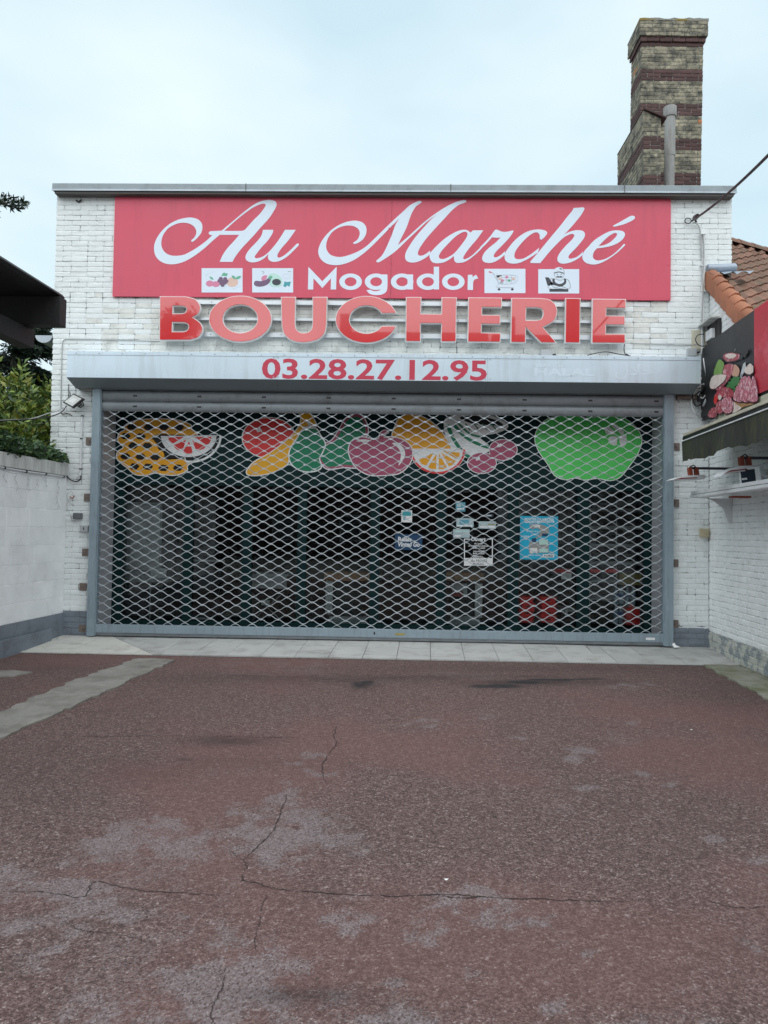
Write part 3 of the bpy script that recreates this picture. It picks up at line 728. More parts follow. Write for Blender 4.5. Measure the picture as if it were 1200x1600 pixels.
for i in range(NR):
    zc = ZR0+i*dz_; sg = 1 if i % 2 == 0 else -1
    jx = rr_.uniform(-.006, .006); jz = rr_.uniform(-.0036, .0036)
    o = bpy.data.objects.new('grille_rod', rm[sg]); COL.objects.link(o); attach(o, gr); o.location = (jx, rr_.uniform(-.003, .003), zc+jz); o.rotation_euler = (0, rr_.uniform(-.0007, .0007), 0)
    # clips where this rod's crests meet the next rod's troughs
    x = GX0+.06+(0 if sg == 1 else PER/2)
    while x < GX1-.01:
        if x > GX0+.02:
            zz = zc+dz_/2+rr_.uniform(-.002, .002); xx = x+jx*.5
            clips.box(xx-.016, xx+.016, GY-.009, GY+.009, zz-.0105, zz+.0105)
        x += PER
clips.build('rod_clips', 'galvanised', gr, kind='stuff')
bb = BOX('bottom_bar', 'rail_grey', gr, GX0-.03, GX1+.03, -.085, -.015, .058, .166, .006)
BOX('rubber_lip', 'slat_metal', bb, GX0-.04, GX1+.03, -.074, -.026, .020, .0575, .004)
BOX('keyhole', 'black_plastic', bb, *[FX(585, 990, -.085)[0]+d for d in (-.01, .01)], -.087, -.0845, .095, .13, .001)
x_ = FX(625, 989, -.085)[0]; BOX('maker_plate', 'mustard', bb, x_-.06, x_+.06, -.0872, -.0846, .092, .118, .001)
x_ = FX(1016, 996, -.085)[0]; BOX('data_label', 'paper', bb, x_-.055, x_+.06, -.0872, -.0846, .088, .118, .001)
MB().box(*[FX(300,900,-.03)[0], FX(302,900,-.03)[0]], -.03, -.02, 3.27, 3.30).build('roller_bearing', 'slat_metal', gr)
BOX('roller_tube', 'slat_metal', gr, GX0, GX1, -.10, -.02, 3.275, 3.40, .03)
# wall brackets of the rails (rust)
def bracket(px, py, side_):
    x, z = FX(px, py, -.02); b = MB(); b.box(x-.045, x+.045, -.016, 0.0, z-.05, z+.05); b.box(x-.012, x+.012, -.026, -.016, z-.012, z+.012)
    return b.build('wall_bracket', 'rust', gr, bevel=.003)
for q in ((139, 689), (136, 777), (133, 863), (129, 917), (128, 982)): bracket(*q, -1)
for q in ((1057, 698), (1056, 786), (1055, 880), (1055, 975)): bracket(*q, 1)
# hood
HY = -.38; hx0, hx1 = -4.318, 3.79; hz0, hz1 = 3.372, 3.707
seams = [hx0, FX(431, 575, HY)[0], FX(762, 575, HY)[0], hx1]
hood_front = []
for i in range(3):
    a, b = seams[i]+(.0012 if i else 0), seams[i+1]-(.0012 if i < 2 else 0)
    hp = MB(); hp.box(a, b, HY, HY+.004, hz0, hz1); hood_front.append(hp.build('hood_panel', 'hood_metal', gr, bevel=.0015))
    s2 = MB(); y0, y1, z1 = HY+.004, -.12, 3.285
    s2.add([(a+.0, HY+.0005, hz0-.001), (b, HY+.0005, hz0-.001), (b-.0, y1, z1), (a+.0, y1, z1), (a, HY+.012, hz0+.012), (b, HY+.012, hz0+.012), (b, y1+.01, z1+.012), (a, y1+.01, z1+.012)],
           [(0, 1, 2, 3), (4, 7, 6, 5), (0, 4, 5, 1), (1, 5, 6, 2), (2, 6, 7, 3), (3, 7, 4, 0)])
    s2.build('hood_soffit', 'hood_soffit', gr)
    t2 = MB(); t2.box(a, b, HY+.004, .0, hz1-.004, hz1); t2.build('hood_top', 'hood_metal', gr)
    BOX('top_flange', 'hood_metal', hood_front[-1], a, b, HY-.005, HY-.0005, hz1-.042, hz1+.006, .0015)
for xx in (hx0, hx1):
    d = .004 if xx < 0 else -.004
    MB().prism([[(HY+.004, hz0), (-.12, 3.285), (0, 3.285), (0, hz1-.005), (HY+.004, hz1-.005)]], lambda u, v, dd: (xx+dd, u, v), d).build('hood_end_cap', 'hood_metal', gr)
scr = MB()
for k in range(27):
    x = hx0+.12+k*.3; scr.box(x-.007, x+.007, HY-.008, HY-.0052, hz1-.03, hz1-.016)
for xs in seams[1:3]:
    for dx in (-.03, .03):
        for z in (hz0+.03, hz1-.055): scr.box(xs+dx-.007, xs+dx+.007, HY-.003, HY-.0002, z-.007, z+.007)
scr.build('screws', 'rail_grey', gr, kind='stuff')
knobs = MB()
for k in range(26): x = hx0+.2+k*.305; knobs.box(x-.016, x+.016, HY+.02, HY+.06, hz1+.0005, hz1+.014)
knobs.build('clamp_nuts', 'black_plastic', gr, kind='stuff')
text('phone_number', '03.28.27.12.95', 'number_red', hood_front[1], (409, 563, 761, 592), HY-.0017, bold=.022)
text('lettering', 'VIANDES', 'faint_vinyl', hood_front[2], (835, 568.5, 889, 574), HY-.0017, bold=.02)
text('lettering', 'HALAL', 'faint_vinyl', hood_front[2], (835, 575.5, 929, 587), HY-.0017, bold=.03)
text('lettering', '\ufedd\ufefc\ufea3', 'faint_vinyl', hood_front[2], (961, 569, 1021, 592), HY-.0017, bold=.0)

# ------------------------------------------------------------------ main red sign board
YS = -.034
sb = thing('sign_board', 'large red sign board with white script lettering above the shop', 'shop sign', (-.17, -.02, 4.55))
sx0, sx1, sz0, sz1 = -3.893, 3.541, 4.548, 5.903
xm = FX(611.5, 385, YS)[0]
p1 = BOX('panel', 'sign_red', sb, sx0, xm-.0015, YS, -.004, sz0, sz1, .0015); p2 = BOX('panel', 'sign_red', sb, xm+.0015, sx1, YS, -.004, sz0, sz1, .0015)
st = MB()
for px, py in [(181,335),(179,410),(179,463),(608,357),(614,357),(608,411),(612,411),(607,463),(616,463),(1045,359),(1045,414),(1044,466),(184,306),(420,305),(1042,308),(340,464),(750,466),(900,467)]:
    x, z = FX(px, py, YS); st.tube([(x, YS-.004, z), (x, YS+.002, z)], .010, 6)
st.build('rivets', 'sign_red', sb, kind='stuff')
C1 = lambda L: crop(L, 235, 305, 1200/245); C2 = lambda L: crop(L, 490, 305, 1200/245); C3 = lambda L: crop(L, 640, 310, 1200/220); C4 = lambda L: crop(L, 820, 310, 1200/180)
A_ = [(312,347),(322,356),(345,340),(372,312),(392,280),(398,240),(388,207),(360,183),(320,172),(280,172),(220,185),(160,212),(105,255),(60,310),(32,370),(28,420),(40,465),(70,500),(110,521),(160,529),(220,521),(280,498),(350,455),(420,400),(475,350),(530,303,1),(680,303,1),(640,350),(590,405),(555,455),(530,510,1),(628,510,1),(650,470),(700,405),(780,320),(850,240),(905,180),(945,120),(963,85),(966,65),(955,47),(930,38),(895,36),(840,48),(780,80),(720,125),(660,175),(600,225),(545,272,1),(490,274),(457,277),(446,289),(455,303),(475,305,1),(430,347),(370,392),(300,435),(250,457),(190,464),(140,455),(105,430),(85,390),(85,345),(100,300),(135,255),(185,225),(235,211),(285,214),(325,232),(348,262),(350,295),(335,325)]
A_h = [(565,273,1),(640,205),(720,140),(790,92),(840,70),(865,65),(882,72),(875,92),(840,140),(790,190),(745,240),(720,266),(690,273)]
u_ = [(862,265,1),(940,265,1),(935,290),(900,345),(850,400),(810,450),(798,470),(806,482),(830,480),(868,465),(910,430),(960,372),(1000,315),(1030,265,1),(1112,265,1),(1060,340),(1000,410),(975,450),(972,470),(985,478),(1020,463),(1070,422),(1118,374),(1133,370),(1134,384),(1090,430),(1040,475),(990,502),(950,510),(918,503),(900,482),(903,450,1),(870,483),(825,507),(780,514),(745,505),(728,485),(732,455),(760,412),(810,360),(848,312)]
M_ = [(303,365),(315,373),(345,362),(375,340),(398,305),(405,270),(400,240),(380,213),(345,198),(300,195),(240,208),(170,242),(110,290),(60,355),(36,420),(42,465),(65,500),(105,525),(165,535),(230,527),(300,500),(370,455),(440,395),(520,315),(590,243),(655,180,1),(625,230),(600,300),(570,370),(545,425),(520,465),(490,492),(480,503),(485,513),(502,512),(540,490),(600,450),(645,413),(720,340),(800,265),(870,200),(948,143,1),(900,185),(840,250),(780,320),(735,385),(705,440),(700,475),(710,500),(735,513),(775,514),(820,500),(870,470),(892,447,1),(892,424,1),(860,448),(830,462),(805,460),(798,440),(815,400),(860,335),(930,255),(1000,180),(1060,115),(1110,75),(1155,58),(1170,48),(1160,38),(1140,38),(1090,52),(1020,85),(940,135),(860,195),(780,265),(720,320),(645,382,1),(670,330),(710,250),(735,180),(755,130),(785,85),(818,62),(826,50),(815,43),(795,47),(740,75),(690,120),(640,165),(560,240),(480,318),(410,385),(350,425),(280,455),(220,471),(170,470),(125,452),(100,415),(97,375),(110,330),(145,280),(195,248),(250,233),(300,235),(335,252),(352,280),(350,310),(335,340)]
a_ = [(173,470),(240,395),(310,335),(390,287),(450,268),(490,271),(520,292,1),(540,272,1),(628,272,1),(580,340),(520,410),(475,470),(457,505),(463,518),(485,514),(530,487),(590,432),(612,408,1),(614,428,1),(560,478),(510,518),(470,540),(440,548),(400,548),(381,528),(378,490,1),(340,520),(290,545),(230,553),(190,540),(172,505)]
a_h = [(492,298),(478,284),(445,291),(390,326),(330,385),(275,445),(250,490),(258,512),(290,516),(340,495),(385,463),(430,410),(475,350),(491,318)]
r_ = [(600,435,1),(650,390),(703,331,1),(740,335),(775,333,1),(740,370),(690,410),(645,452),(620,497),(622,528),(645,546),(690,550),(740,533),(785,503),(812,478,1),(812,450,1),(780,480),(745,500),(722,501),(718,484),(740,450),(790,400),(850,335),(884,284),(880,273),(830,284),(790,284),(755,270),(735,266),(720,278),(690,320),(640,376),(600,416,1)]
c_ = [(810,500),(815,525),(840,548),(890,556),(940,548),(1000,520),(1050,490),(1094,462,1),(1106,420,1),(1070,448),(1030,478),(975,510),(930,518),(900,510),(893,485),(905,445),(950,385),(1010,325),(1060,293),(1090,291),(1108,310),(1110,343),(1125,350),(1150,330),(1172,298),(1165,280),(1130,267),(1080,265),(1010,280),(940,320),(880,375),(830,440),(812,470)]
h_ = [(510,100,1),(560,97),(605,93),(621,103),(615,125),(585,175),(500,280),(410,380,1),(450,355),(510,335),(570,331),(610,343),(626,370),(620,405),(590,450),(530,520),(480,570),(455,605),(462,626),(490,627),(540,610),(590,572),(606,552,1),(604,588,1),(550,630),(480,665),(410,680),(368,674),(342,650),(342,612),(370,560),(430,490),(490,430),(516,390),(505,372),(480,372),(430,392),(380,430),(310,500),(250,565),(160,675,1),(62,672),(60,655),(130,575),(220,465),(290,380),(370,285),(440,195),(490,135)]
e_ = [(600,605),(607,640),(640,672),(700,688),(760,683),(830,655),(910,605),(980,550),(1038,495),(1045,480),(1030,476),(1000,510),(930,575),(860,620),(800,642),(750,645),(715,625),(710,590),(725,550),(752,520,1),(800,515),(880,500),(960,470),(1020,425),(1043,380),(1035,352),(1005,337),(950,333),(880,345),(800,385),(720,440),(660,505),(620,550)]
e_h = [(768,498,1),(830,485),(890,455),(940,410),(960,380),(955,363),(930,362),(880,390),(820,443)]
acc = [(918,287),(928,294),(950,291),(1030,270),(1100,240),(1140,215),(1148,197),(1135,182),(1105,182),(1070,200),(1000,240),(940,273)]
yy = YS-.0022
for i, L in enumerate(([C1(A_), C1(A_h)], [C1(u_)], [C2(M_)], [C3(a_), C3(a_h)], [C3(r_)], [C3(c_)], [C4(h_)], [C4(e_), C4(e_h)])):
    o = decal('script_letter', 'vinyl_white', sb, L, yy-.0002*i, n=6)
    if i == 7: decal('accent', 'vinyl_white', o, [C4(acc)], yy)
# plain capitals line: Mogador
C5 = lambda L: crop(L, 470, 410, 1200/290)
def rect_(x0, y0, x1, y1): return [(x0, y0, 1), (x1, y0, 1), (x1, y1, 1), (x0, y1, 1)]
def bowl(cx): return [C5(ell(cx, 125, 73, 53)), C5(ell(cx, 125, 38, 29))]
def mog(parts):
    r = None
    for k, L in enumerate(parts):
        o = decal('plain_letter' if r is None else 'stem', 'vinyl_white', sb if r is None else r, L, yy-.0006*k, n=3); r = r or o
mog([[C5([(46,175,1),(49,28,1),(139,122,1),(232,28,1),(228,175,1),(193,175,1),(195,103,1),(139,166,1),(82,103,1),(80,175,1)])]])
mog([bowl(322)]); mog([bowl(487), [C5([(524,78,1),(560,78,1),(560,155),(552,190),(522,208),(480,211),(445,202),(424,180,1),(448,176,1),(470,185),(500,184),(520,172),(524,155)])]])
mog([bowl(655), [C5(rect_(690, 78, 726, 175))]]); mog([bowl(822), [C5(rect_(860, 28, 894, 175))]]); mog([bowl(986)])
mog([[C5([(1080,80,1),(1110,80,1),(1111,95,1),(1132,79,1),(1148,104,1),(1125,110),(1115,128),(1113,178,1),(1078,178,1)])]])
# four picture plaques
plq = []
for (x0, y0, x1, y1) in ((315, 419, 379, 457), (394, 419, 458, 457), (757, 420, 821, 458), (841, 420.5, 905, 458.5)):
    plq.append(decal('picture_panel', 'vinyl_white', sb, [rect_(x0, y0, x1, y1)], yy, smooth=False))
D1 = lambda L: crop(L, 300, 400, 1200/180); D2 = lambda L: crop(L, 740, 400, 1200/180)
yp = yy-.0008
def dr(par, m, L, k=0, nm='drawing'): return decal(nm, m, par, [L], yp-.0003*k, .0004, n=3)
P_ = plq[0]
dr(P_, 'print_pink', D1(ell(185, 287, 40, 32)), 0, 'berry'); dr(P_, 'print_pink', D1(ell(248, 293, 42, 30)), 1, 'berry'); dr(P_, 'print_peach', D1(ell(420, 272, 60, 50)), 0, 'peach')
for k, (cx, cy) in enumerate([(300, 235), (345, 238), (285, 258), (322, 262), (360, 262), (305, 285), (342, 280), (318, 303)]): dr(P_, 'print_violet', D1(ell(cx, cy, 21, 18, 12)), 2+k % 4, 'grape')
dr(P_, 'print_leaf', D1([(305,210,1),(320,180,1),(335,172,1),(350,180,1),(375,182,1),(360,212,1),(330,205,1)]), 1, 'leaf'); dr(P_, 'print_leaf', D1([(182,212),(215,225),(220,248),(195,238)]), 0, 'leaf')
dr(P_, 'print_leaf', D1([(412,205),(445,210),(450,240),(425,232)]), 2, 'leaf'); dr(P_, 'print_leaf', D1([(448,240),(475,212),(512,210),(490,238)]), 2, 'leaf')
for k in range(6): dr(P_, 'print_grey', D1(ribbon_loop([(140+k*17, 195-k*6), (150+k*16, 205-k*9)], 3)), 0, 'stroke'); dr(P_, 'print_grey', D1(ribbon_loop([(425+k*15, 350-k*6), (430+k*15, 338-k*5)], 3)), 0, 'stroke')
P_ = plq[1]
dr(P_, 'print_mint', D1([(800,200),(840,180),(890,192),(930,230),(945,280),(920,315),(870,325),(820,312),(800,270)]), 0, 'avocado'); dr(P_, 'ink_dark', D1(ell(880, 272, 46, 34)), 2, 'stone')
dr(P_, 'print_pink', D1([(722,240),(735,210),(780,200),(775,235),(740,262)]), 0, 'pepper')
dr(P_, 'print_violet', D1([(645,280),(665,258),(710,262),(760,252),(800,228),(822,240),(805,280),(760,310),(700,320),(655,308)]), 1, 'aubergine'); dr(P_, 'print_leaf', D1([(795,222),(815,208),(838,212),(825,240),(805,240)]), 2, 'stalk')
dr(P_, 'print_teal', D1([(950,315,1),(965,262,1),(985,272,1),(1030,265,1),(1015,320,1),(990,305,1),(975,325,1)]), 1, 'leaf')
dr(P_, 'print_grey', D1(ribbon_loop(ell(985, 212, 40, 26)+[(1025, 212)], 2)), 0, 'stroke'); dr(P_, 'ink_dark', D1(ribbon_loop([(725, 162), (752, 168), (735, 190)], 3)), 0, 'stroke'); dr(P_, 'ink_dark', D1(ribbon_loop([(1000, 162), (1030, 164)], 3)), 0, 'stroke')
P_ = plq[2]
for k, (L, w) in enumerate([([(165,165),(200,175),(265,290)], 5), ([(235,200),(450,205),(440,275),(275,290),(240,200)], 4), ([(265,290),(240,325),(420,330)], 5), ([(255,225),(445,225)], 3), ([(260,250),(442,250)], 3), ([(290,200),(305,290)], 3), ([(340,200),(345,285)], 3), ([(395,203),(395,280)], 3)]): dr(P_, 'print_grey', D2(ribbon_loop(L, w)), k % 3, 'trolley_wire')
for cx in (265, 403): dr(P_, 'ink_dark', D2(ell(cx, 347, 14, 12, 12)), 1, 'castor')
for k, (cx, cy, m_) in enumerate([(275, 235, 'print_peach'), (345, 220, 'print_pink'), (370, 255, 'print_leaf'), (300, 255, 'print_pink'), (415, 235, 'print_peach'), (290, 275, 'print_grey')]): dr(P_, m_, D2(ell(cx, cy, 17, 13, 10)), 3, 'grocery')
dr(P_, 'sticker_red', D2(ribbon_loop([(160, 163), (186, 172)], 9)), 3, 'handle')
P_ = plq[3]
dr(P_, 'ink_dark', D2([(745,222,1),(782,222,1),(835,300,1),(800,318,1),(770,305,1)]), 1, 'cleaver'); dr(P_, 'print_grey', D2([(770,320),(790,290),(800,232),(850,235),(900,250),(960,235),(1000,262),(1012,325),(985,350),(900,335),(800,345)]), 0, 'body_outline')
dr(P_, 'skin_print', D2([(776,318),(800,285),(808,240),(850,243),(900,258),(955,243),(992,268),(1003,322),(980,340),(900,325),(800,338)]), 1, 'body')
dr(P_, 'ink_dark', D2([(820,240,1),(845,235,1),(850,272),(895,292),(940,272),(940,232,1),(962,238,1),(962,285),(900,325),(830,300)]), 2, 'apron'); dr(P_, 'ink_dark', D2([(790,345,1),(840,322,1),(985,335,1),(987,372,1),(790,372,1)]), 2, 'apron')
dr(P_, 'skin_print', D2([(800,300),(900,318),(990,320),(985,345),(900,338),(800,340)]), 3, 'arms'); dr(P_, 'ink_dark', D2(ribbon_loop([(805, 300), (850, 330), (910, 316), (985, 345)], 4)), 4, 'stroke')
dr(P_, 'print_grey', D2(ell(892, 178, 56, 64)), 3, 'head_outline'); dr(P_, 'skin_print', D2(ell(892, 186, 48, 56)), 4, 'head'); dr(P_, 'skin_print', D2([(840,172),(845,135),(885,118),(925,130),(938,170),(890,160)]), 5, 'cap')
dr(P_, 'ink_dark', D2(ribbon_loop([(840, 178), (890, 166), (940, 182)], 9)), 6, 'cap_band'); dr(P_, 'ink_dark', D2([(858,222),(875,208),(892,213),(910,208),(928,222),(892,224)]), 6, 'moustache'); dr(P_, 'ink_dark', D2([(893,128),(912,128),(918,142),(900,138)]), 6, 'stroke')
for cx in (872, 912): dr(P_, 'ink_dark', D2(ell(cx, 190, 7, 4, 8)), 6, 'eye')
# ------------------------------------------------------------------ BOUCHERIE
ls = thing('channel_letter_sign', 'red BOUCHERIE channel letters on white metal rails above the hood', 'letter sign', (-.08, -.06, 3.9))
rx0, rx1 = FX(345, 505, -.06)[0], FX(965, 505, -.06)[0]
for pyc, h in ((474.5, .052), (500.5, .035), (525, .06)):
    z = FX(660, pyc, -.06)[1]
    rl = MB(); rl.box(rx0-.75, rx1+.1, -.062, -.058, z-h/2, z+h/2); rl.box(rx0-.75, rx1+.1, -.058, -.012, z-h/2, z-h/2+.004); rl.box(rx0-.75, rx1+.1, -.012, -.004, z-h/2, z+h/2); ro = rl.build('rail', 'aluminium_rail', ls)
    bt = MB()
    for k in range(13): x = rx0-.6+k*.47; bt.tube([(x, -.066, z), (x, -.061, z)], .009, 6)
    bt.build('rail_bolts', 'rail_grey', ro, kind='stuff')
G6 = lambda L: crop(L, 240, 455, 1200/380); G7 = lambda L: crop(L, 600, 455, 1200/390)
def arcC(cx, cy, rx, ry, ir, ic, gap0, gap1, xe0, xe1):
    a0 = math.asin((gap0-cy)/ry); a1 = math.asin((gap1-cy)/ry)   # outer angles
    n_ = 40; out = [(cx+rx*math.cos(t), cy+ry*math.sin(t)) for t in np.linspace(a1, 2*math.pi+a0, n_)]
    b0 = math.asin((gap0-cy)/ic); b1 = math.asin((gap1-cy)/ic)
    inn = [(cx+ir*math.cos(t), cy+ic*math.sin(t)) for t in np.linspace(2*math.pi+b0, b1, n_)]
    return out+inn
LET = [
 [G6([(30,25,1),(160,26,1),(205,38),(229,65),(232,90),(222,112),(196,130,1),(226,150),(243,177),(240,205),(220,230),(180,243,1),(28,243,1)]), G6([(98,74,1),(140,75,1),(158,81),(162,92),(154,106),(138,110,1),(96,110,1)]), G6([(95,155,1),(152,156,1),(170,166),(172,178),(165,193),(148,199,1),(93,199,1)])],
 [G6(ell(428, 137, 156, 115, 48)), G6(ell(428, 137, 84, 68, 40))],
 [G6([(628,28,1),(702,28,1),(700,160,1),(705,186),(722,201),(741,205),(762,201),(778,187),(783,160,1),(784,28,1),(858,28,1),(855,165,1),(844,210),(805,243),(740,255),(680,244),(643,212),(631,165,1)])],
 [crop(arcC(425, 370, 202, 153, 108, 88, 332, 410, 0, 0), 470, 410, 1200/290)],
 [G7([(105,28,1),(180,28,1),(178,108,1),(275,109,1),(277,29,1),(350,30,1),(347,244,1),(273,244,1),(275,157,1),(177,156,1),(177,243,1),(103,243,1)])],
 [G7([(405,30,1),(567,31,1),(567,80,1),(473,79,1),(472,113,1),(560,114,1),(560,160,1),(470,159,1),(469,199,1),(562,200,1),(560,246,1),(401,245,1)])],
 [G7([(612,32,1),(750,33,1),(800,42),(830,75),(830,118),(812,148),(766,174,1),(832,250,1),(755,249,1),(683,178,1),(681,248,1),(608,247,1)]), G7([(685,80,1),(735,81,1),(757,87),(764,108),(755,132),(735,139,1),(683,139,1)])],
 [G7([(872,33,1),(945,34,1),(942,250,1),(869,249,1)])],
 [G7([(1001,36,1),(1164,38,1),(1163,84,1),(1070,83,1),(1069,117,1),(1159,118,1),(1159,164,1),(1068,163,1),(1067,204,1),(1160,205,1),(1160,251,1),(998,250,1)])]]
YL = -.145
for i, L in enumerate(LET):
    dense = i in (1, 3)
    loops = [on_plane(smooth_loop([(*q[:2],) + tuple(q[2:]) for q in l], 6) if not dense else [q[:2] for q in l], YL) for l in L]
    bo = MB().prism(loops, lambda u, v, d: (u, YL+d, v), .042).build('letter', 'letter_trim_white', ls)
    fl = [offset_loop(loops[0], .0105)] + [offset_loop(l, -.0105) for l in loops[1:]]
    tl = (random.uniform(-.012, .012), random.uniform(-.02, .008))
    cx_ = np.mean([q[0] for q in fl[0]]); cz_ = np.mean([q[1] for q in fl[0]])
    f_ = MB().prism(fl, lambda u, v, d: (u, YL-.009+d+.0, v), .0088).build('letter_face', 'acrylic_red', bo)
    # the acrylic bows a little, so each face mirrors the street differently
    for v in f_.data.vertices:
        v.co.y += .006*math.sin((v.co.x-cx_)*5+i)*math.cos((v.co.z-cz_)*5)*0

# ================================================================== FRUIT CUT-OUTS ON THE FASCIA
GF = 'fruit cut-outs on the shop fascia'
FA = lambda L: crop(L, 160, 620, 1200/260); FB = lambda L: crop(L, 350, 600, 1200/350); FC = lambda L: crop(L, 680, 600, 1200/380)
def sticker(name, label, pxc):
    x, z = FX(pxc[0], pxc[1], YF); return thing(name, label, 'fruit sticker', (x, YF, z), GF)
def lay(par, k, nm, m, L, hole=None): return decal(nm, m, par, [L]+([hole] if hole else []), YF-.0025-.0012*k, .0010, n=4)
def outl(L, d): return [tuple(q) for q in offset_loop(smooth_loop(L, 4), -d)]
def lay_outline(par, k, L, d=1.6, m='sticker_white', nm='outline'):
    P = outl(L, d); return decal(nm, m, par, [P], YF-.0025-.0012*k, .0010, smooth=False)
t = sticker('fruit_sticker', 'orange honeycomb melon cut-out with a dark open side at the left end of the fascia', (238, 698))
mel = FA([(160,212),(230,176),(340,163),(470,163),(560,175),(635,205),(642,238),(678,262),(676,277),(560,276),(420,268),(356,290),(375,318),(395,345),(405,378),(430,390),(446,415),(452,452),(530,450),(667,452),(610,495),(608,530),(530,562),(430,556),(380,546),(320,562),(240,558),(180,510),(112,452),(110,400),(155,365),(116,320),(120,268),(162,240)])
lay_outline(t, 0, mel, 1.5); lay(t, 1, 'rind', 'sticker_orange', mel)
lay(t, 0, 'dark_opening', 'sticker_black', FA([(352,265),(420,262),(560,270),(700,276),(800,300),(760,400),(670,456),(640,458),(530,456),(446,458),(440,415),(425,395),(400,382),(388,345),(368,318),(348,295)]))
for (cx, cy) in [(212,216),(335,220),(445,218),(552,222),(167,285),(277,287),(222,352),(322,355),(165,430),(275,432),(382,435),(230,503),(328,505),(440,514),(545,512)]:
    lay(t, 3, 'cell', 'sticker_black', FA([(cx-38,cy+2,1),(cx-16,cy-24,1),(cx+18,cy-22,1),(cx+38,cy-2,1),(cx+16,cy+22,1),(cx-20,cy+20,1)]))
t = sticker('fruit_sticker', 'red and white watermelon slice cut-out lying over the orange melon', (296, 695))
arc = lambda cx, cy, rx, ry, a0, a1, n: [(cx+rx*math.cos(math.radians(a)), cy+ry*math.sin(math.radians(a))) for a in np.linspace(a0, a1, n)]
lay_outline(t, 4, FA([(845,280,1)]+arc(640, 275, 215, 195, 4, 100, 12)+[(600,440,1),(430,290,1)]), 1.2); lay(t, 5, 'rind', 'sticker_black', FA([(845,280,1)]+arc(640, 275, 205, 185, 4, 100, 12)+[(600,440,1),(430,290,1)]))
lay(t, 6, 'pith', 'sticker_white', FA([(425,282,1)]+arc(622, 282, 200, 152, 178, 2, 16)+[(822,282,1)]))
for L in ([(470,290,1),(590,288,1),(508,338,1),(478,312,1)], [(602,310,1),(575,388),(530,375),(512,350,1)], [(625,322,1),(650,405),(600,410),(580,395,1)], [(648,315,1),(742,360),(700,385),(672,380,1)], [(668,290,1),(785,288,1),(778,325),(750,350,1)]): lay(t, 7, 'flesh', 'sticker_red', FA(L))
t = sticker('fruit_sticker', 'round red tomato cut-out tucked behind the yellow banana', (420, 682))
tom = FB(ell(240, 288, 140, 106, 30)); lay_outline(t, 0, tom); lay(t, 1, 'skin', 'sticker_red', tom); lay(t, 2, 'highlight', 'sticker_white', FB([(170,240,1),(192,232,1),(205,252,1),(178,258,1)]))
t = sticker('fruit_sticker', 'curved yellow banana cut-out between the red tomato and the green pear', (440, 700))
ban = FB([(122,468),(160,420),(240,375),(310,325),(375,265),(408,215),(412,170),(398,142),(440,136),(470,175),(492,225),(440,250),(400,300),(350,370),(338,428),(265,470),(190,487),(133,486)])
lay_outline(t, 3, ban); lay(t, 4, 'peel', 'sticker_yellow', ban); lay(t, 5, 'highlight', 'sticker_white', FB([(440,205,1),(452,200,1),(470,222,1),(458,228,1)]))
t = sticker('fruit_sticker', 'plain dark green pear cut-out with white edge beside the banana', (478, 703))
pe = FB([(440,237),(490,240),(515,278),(540,320),(525,365),(508,400),(520,440),(500,460),(450,468),(400,456),(362,425),(350,378),(365,335),(395,290),(415,255)])
lay_outline(t, 6, pe, 2); lay(t, 7, 'skin', 'sticker_green', pe); lay(t, 8, 'highlight', 'sticker_white', FB([(422,228,1),(480,222,1),(495,238,1),(440,240,1)])); lay(t, 8, 'highlight', 'sticker_white', FB(ell(433, 433, 7, 6, 10)))
t = sticker('fruit_sticker', 'green pear cut-out with a thick purple border behind the purple apple', (535, 694))
p2_ = FB([(690,165),(735,170),(765,215),(768,270),(730,330),(720,440),(640,445),(560,456),(520,425),(505,380),(525,330),(580,300),(620,240),(650,188)])
lay_outline(t, 3, p2_); lay(t, 4, 'border', 'sticker_purple', p2_); lay(t, 5, 'skin', 'sticker_green', [tuple(q) for q in offset_loop(smooth_loop(p2_, 3), 3.6)])
lay(t, 5, 'stem', 'sticker_purple', FB([(692,140,1),(716,140,1),(720,170,1),(695,170,1)]))
t = sticker('fruit_sticker', 'purple apple cut-out with a white crescent highlight in the middle of the fascia', (594, 710))
ap = FB([(690,302),(740,285),(800,297),(850,291),(900,285),(960,302),(1003,342),(1005,400),(975,450),(930,480),(850,488),(780,486),(720,456),(685,412),(668,352)])
lay_outline(t, 7, ap); lay(t, 8, 'skin', 'sticker_purple', ap); lay(t, 9, 'highlight', 'sticker_white', FB([(708,306),(745,296),(790,304),(750,310)]))
lay(t, 9, 'highlight', 'sticker_white', FB([(900,318),(935,318),(965,350),(968,390),(935,438),(948,385),(935,345)])); st_ = FB([(832,291),(838,262),(862,248),(880,258),(858,272),(852,292)]); lay_outline(t, 7, st_, 1.2); lay(t, 8, 'stem', 'sticker_purple', st_)
t = sticker('fruit_sticker', 'large plain orange cut-out above the citrus slice', (655, 680))
og = FB([(942,182),(1000,165),(1080,185),(1150,240),(1192,300),(1210,360),(1100,385),(1010,350),(975,312),(905,285),(915,235)]); lay_outline(t, 1, og); lay(t, 2, 'skin', 'sticker_orange', og)
t = sticker('fruit_sticker', 'orange citrus slice cut-out with white segments and red rim', (683, 722))
ctr = (684, 703); sl_ = [(641,703,1)]+[(ctr[0]+43*math.cos(a), ctr[1]+38*math.sin(a)) for a in np.linspace(math.pi*.94, .12, 16)]+[(727,704,1)]
def fan(k_, dy): return [(ctr[0]-43*k_, ctr[1]+dy)]+[(ctr[0]+43*k_*math.cos(a), ctr[1]+dy+38*k_*math.sin(a)) for a in np.linspace(math.pi*.97, .03*math.pi, 22)]+[(ctr[0]+43*k_, ctr[1]+dy)]
